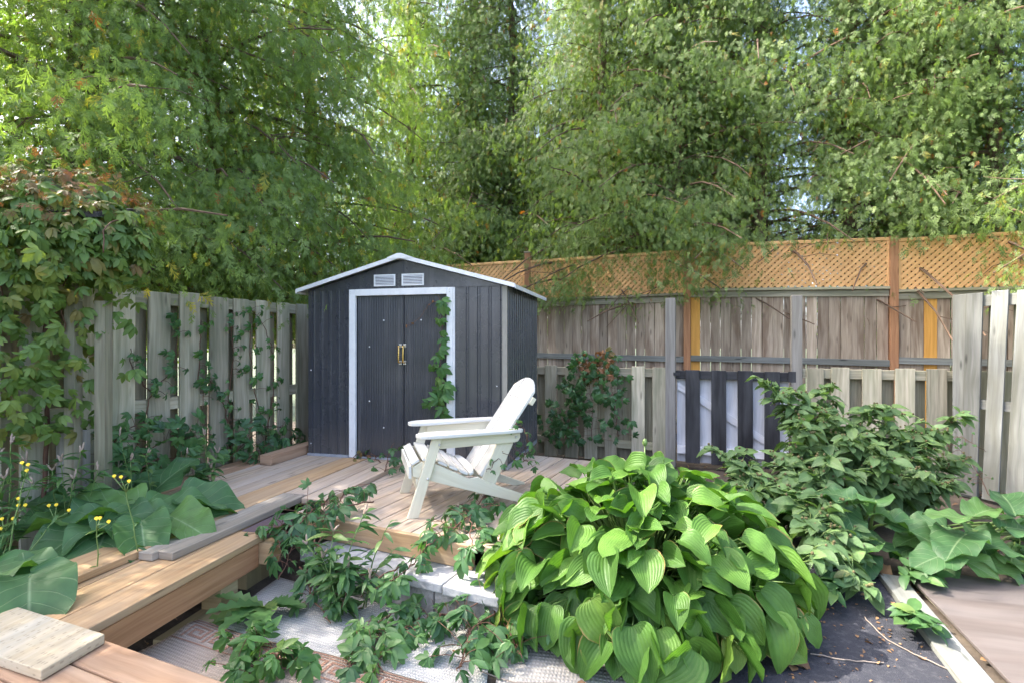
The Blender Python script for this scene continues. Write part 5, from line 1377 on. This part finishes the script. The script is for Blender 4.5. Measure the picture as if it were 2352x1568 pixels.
def maple(seed, h, crown_r, n):
    global rng
    r = random.Random(seed); keep = rng; rng = np.random.default_rng(seed)
    tk, br, lv = MB(), MB(), Leaves()
    tk.tube([(0.05 * math.sin(z), 0, z) for z in np.linspace(-.1, h * .75, 9)], [.16 * (1 - i / 11) for i in range(9)], 9)
    C_ = []
    for i in range(26):
        az = i * 2.4 + r.uniform(-.3, .3); z = h * r.uniform(.25, .95); R_ = crown_r * math.sin(math.pi * min(.97, max(.12, (z / h - .1) / .95))) ** .7 * r.uniform(.6, 1)
        e_ = Vector((math.cos(az) * R_, math.sin(az) * R_, z)); b = Vector((0, 0, z * .62))
        br.tube([b, b.lerp(e_, .5) + Z * .1, e_], [.05, .03, .008], 5, False); C_.append(e_); C_.append(b.lerp(e_, .62))
    k = n; ci = rng.integers(0, len(C_), k)
    pos = np.array([C_[i] for i in ci]) + rng.normal(0, 1, (k, 3)) * np.array([.42, .42, .30])
    lv.add(T_SIMPLE, pos, nrm(rdir(k, (-.9, .2)) + np.array([0, 0, -.3])), np.array([0, 0, .7]) + rng.normal(0, .6, (k, 3)), rng.uniform(.08, .15, k), rng.uniform(0, 1, k))
    rng = keep
    def nob(mb, nm_, mat):
        o = mb.build(nm_, mat); me = o.data; bpy.data.objects.remove(o); return me
    crown = lv.mesh("crown", False); crown.materials.append(M['maple_leaf'])
    return nob(tk, "trunk", M['bark']), nob(br, "branches", M['bark']), crown
KINDS[4] = maple(4, 9, 2.6, 7500); KINDS[5] = maple(9, 7, 2.4, 6500)
gm = "sunlit leafy trees beyond the cedars"
put_tree(4, -7.4, 6.2, 0, 1.0, "bright sunlit leafy tree filling the top left corner behind the cedars", "leafy_tree", gm)
put_tree(5, -7.5, 12.5, 90, 1.1, "bright leafy tree glimpsed through the cedars above the left fence", "leafy_tree", gm)
put_tree(5, -.6, 14.5, 40, 1.0, "yellow green leafy tree seen through the gap above the shed ridge", "leafy_tree", gm)
put_tree(4, 2.6, 16.0, 200, .9, "leafy tree glimpsed between the cedars above the striped gate", "leafy_tree", gm)
put_tree(5, 8.5, 11.5, 120, .75, "low leafy tree glimpsed beyond the lattice at the right edge", "leafy_tree", gm)
put_tree(0, 6.6, 4.2, 140, .9, "unseen cedar added for shade at the right behind the leaning fence boards")  # out of frame, added to take light off the right side
put_tree(1, 6.9, 1.9, 20, .9, "unseen cedar added for shade beyond the right fence nearest the camera")  # second unseen tree put in to shade the ground at right
put_tree(1, *row(1250, 3.2), 170, 1.0, "cedar in the second row between the shed ridge and the lattice post")
put_tree(0, *row(1470, 3.4), 300, 1.0, "cedar in the second row behind the hanging boughs over the lattice")
put_tree(1, *row(1680, 3.6), 80, .95, "cedar in the second row left of the bare brown trunk")
put_tree(0, *row(2330, 3.0), 200, .9, "cedar in the second row near the right edge")
put_tree(0, -5.6, 2.2, 210, .95, "shade cedar added out of view at the left nearest the platform")  # added outside the view to keep sun off the near left corner
put_tree(1, -6.0, .3, 100, .95, "shade cedar added out of view at the left beside the camera")  # unseen as well, stands here only to shade the foreground
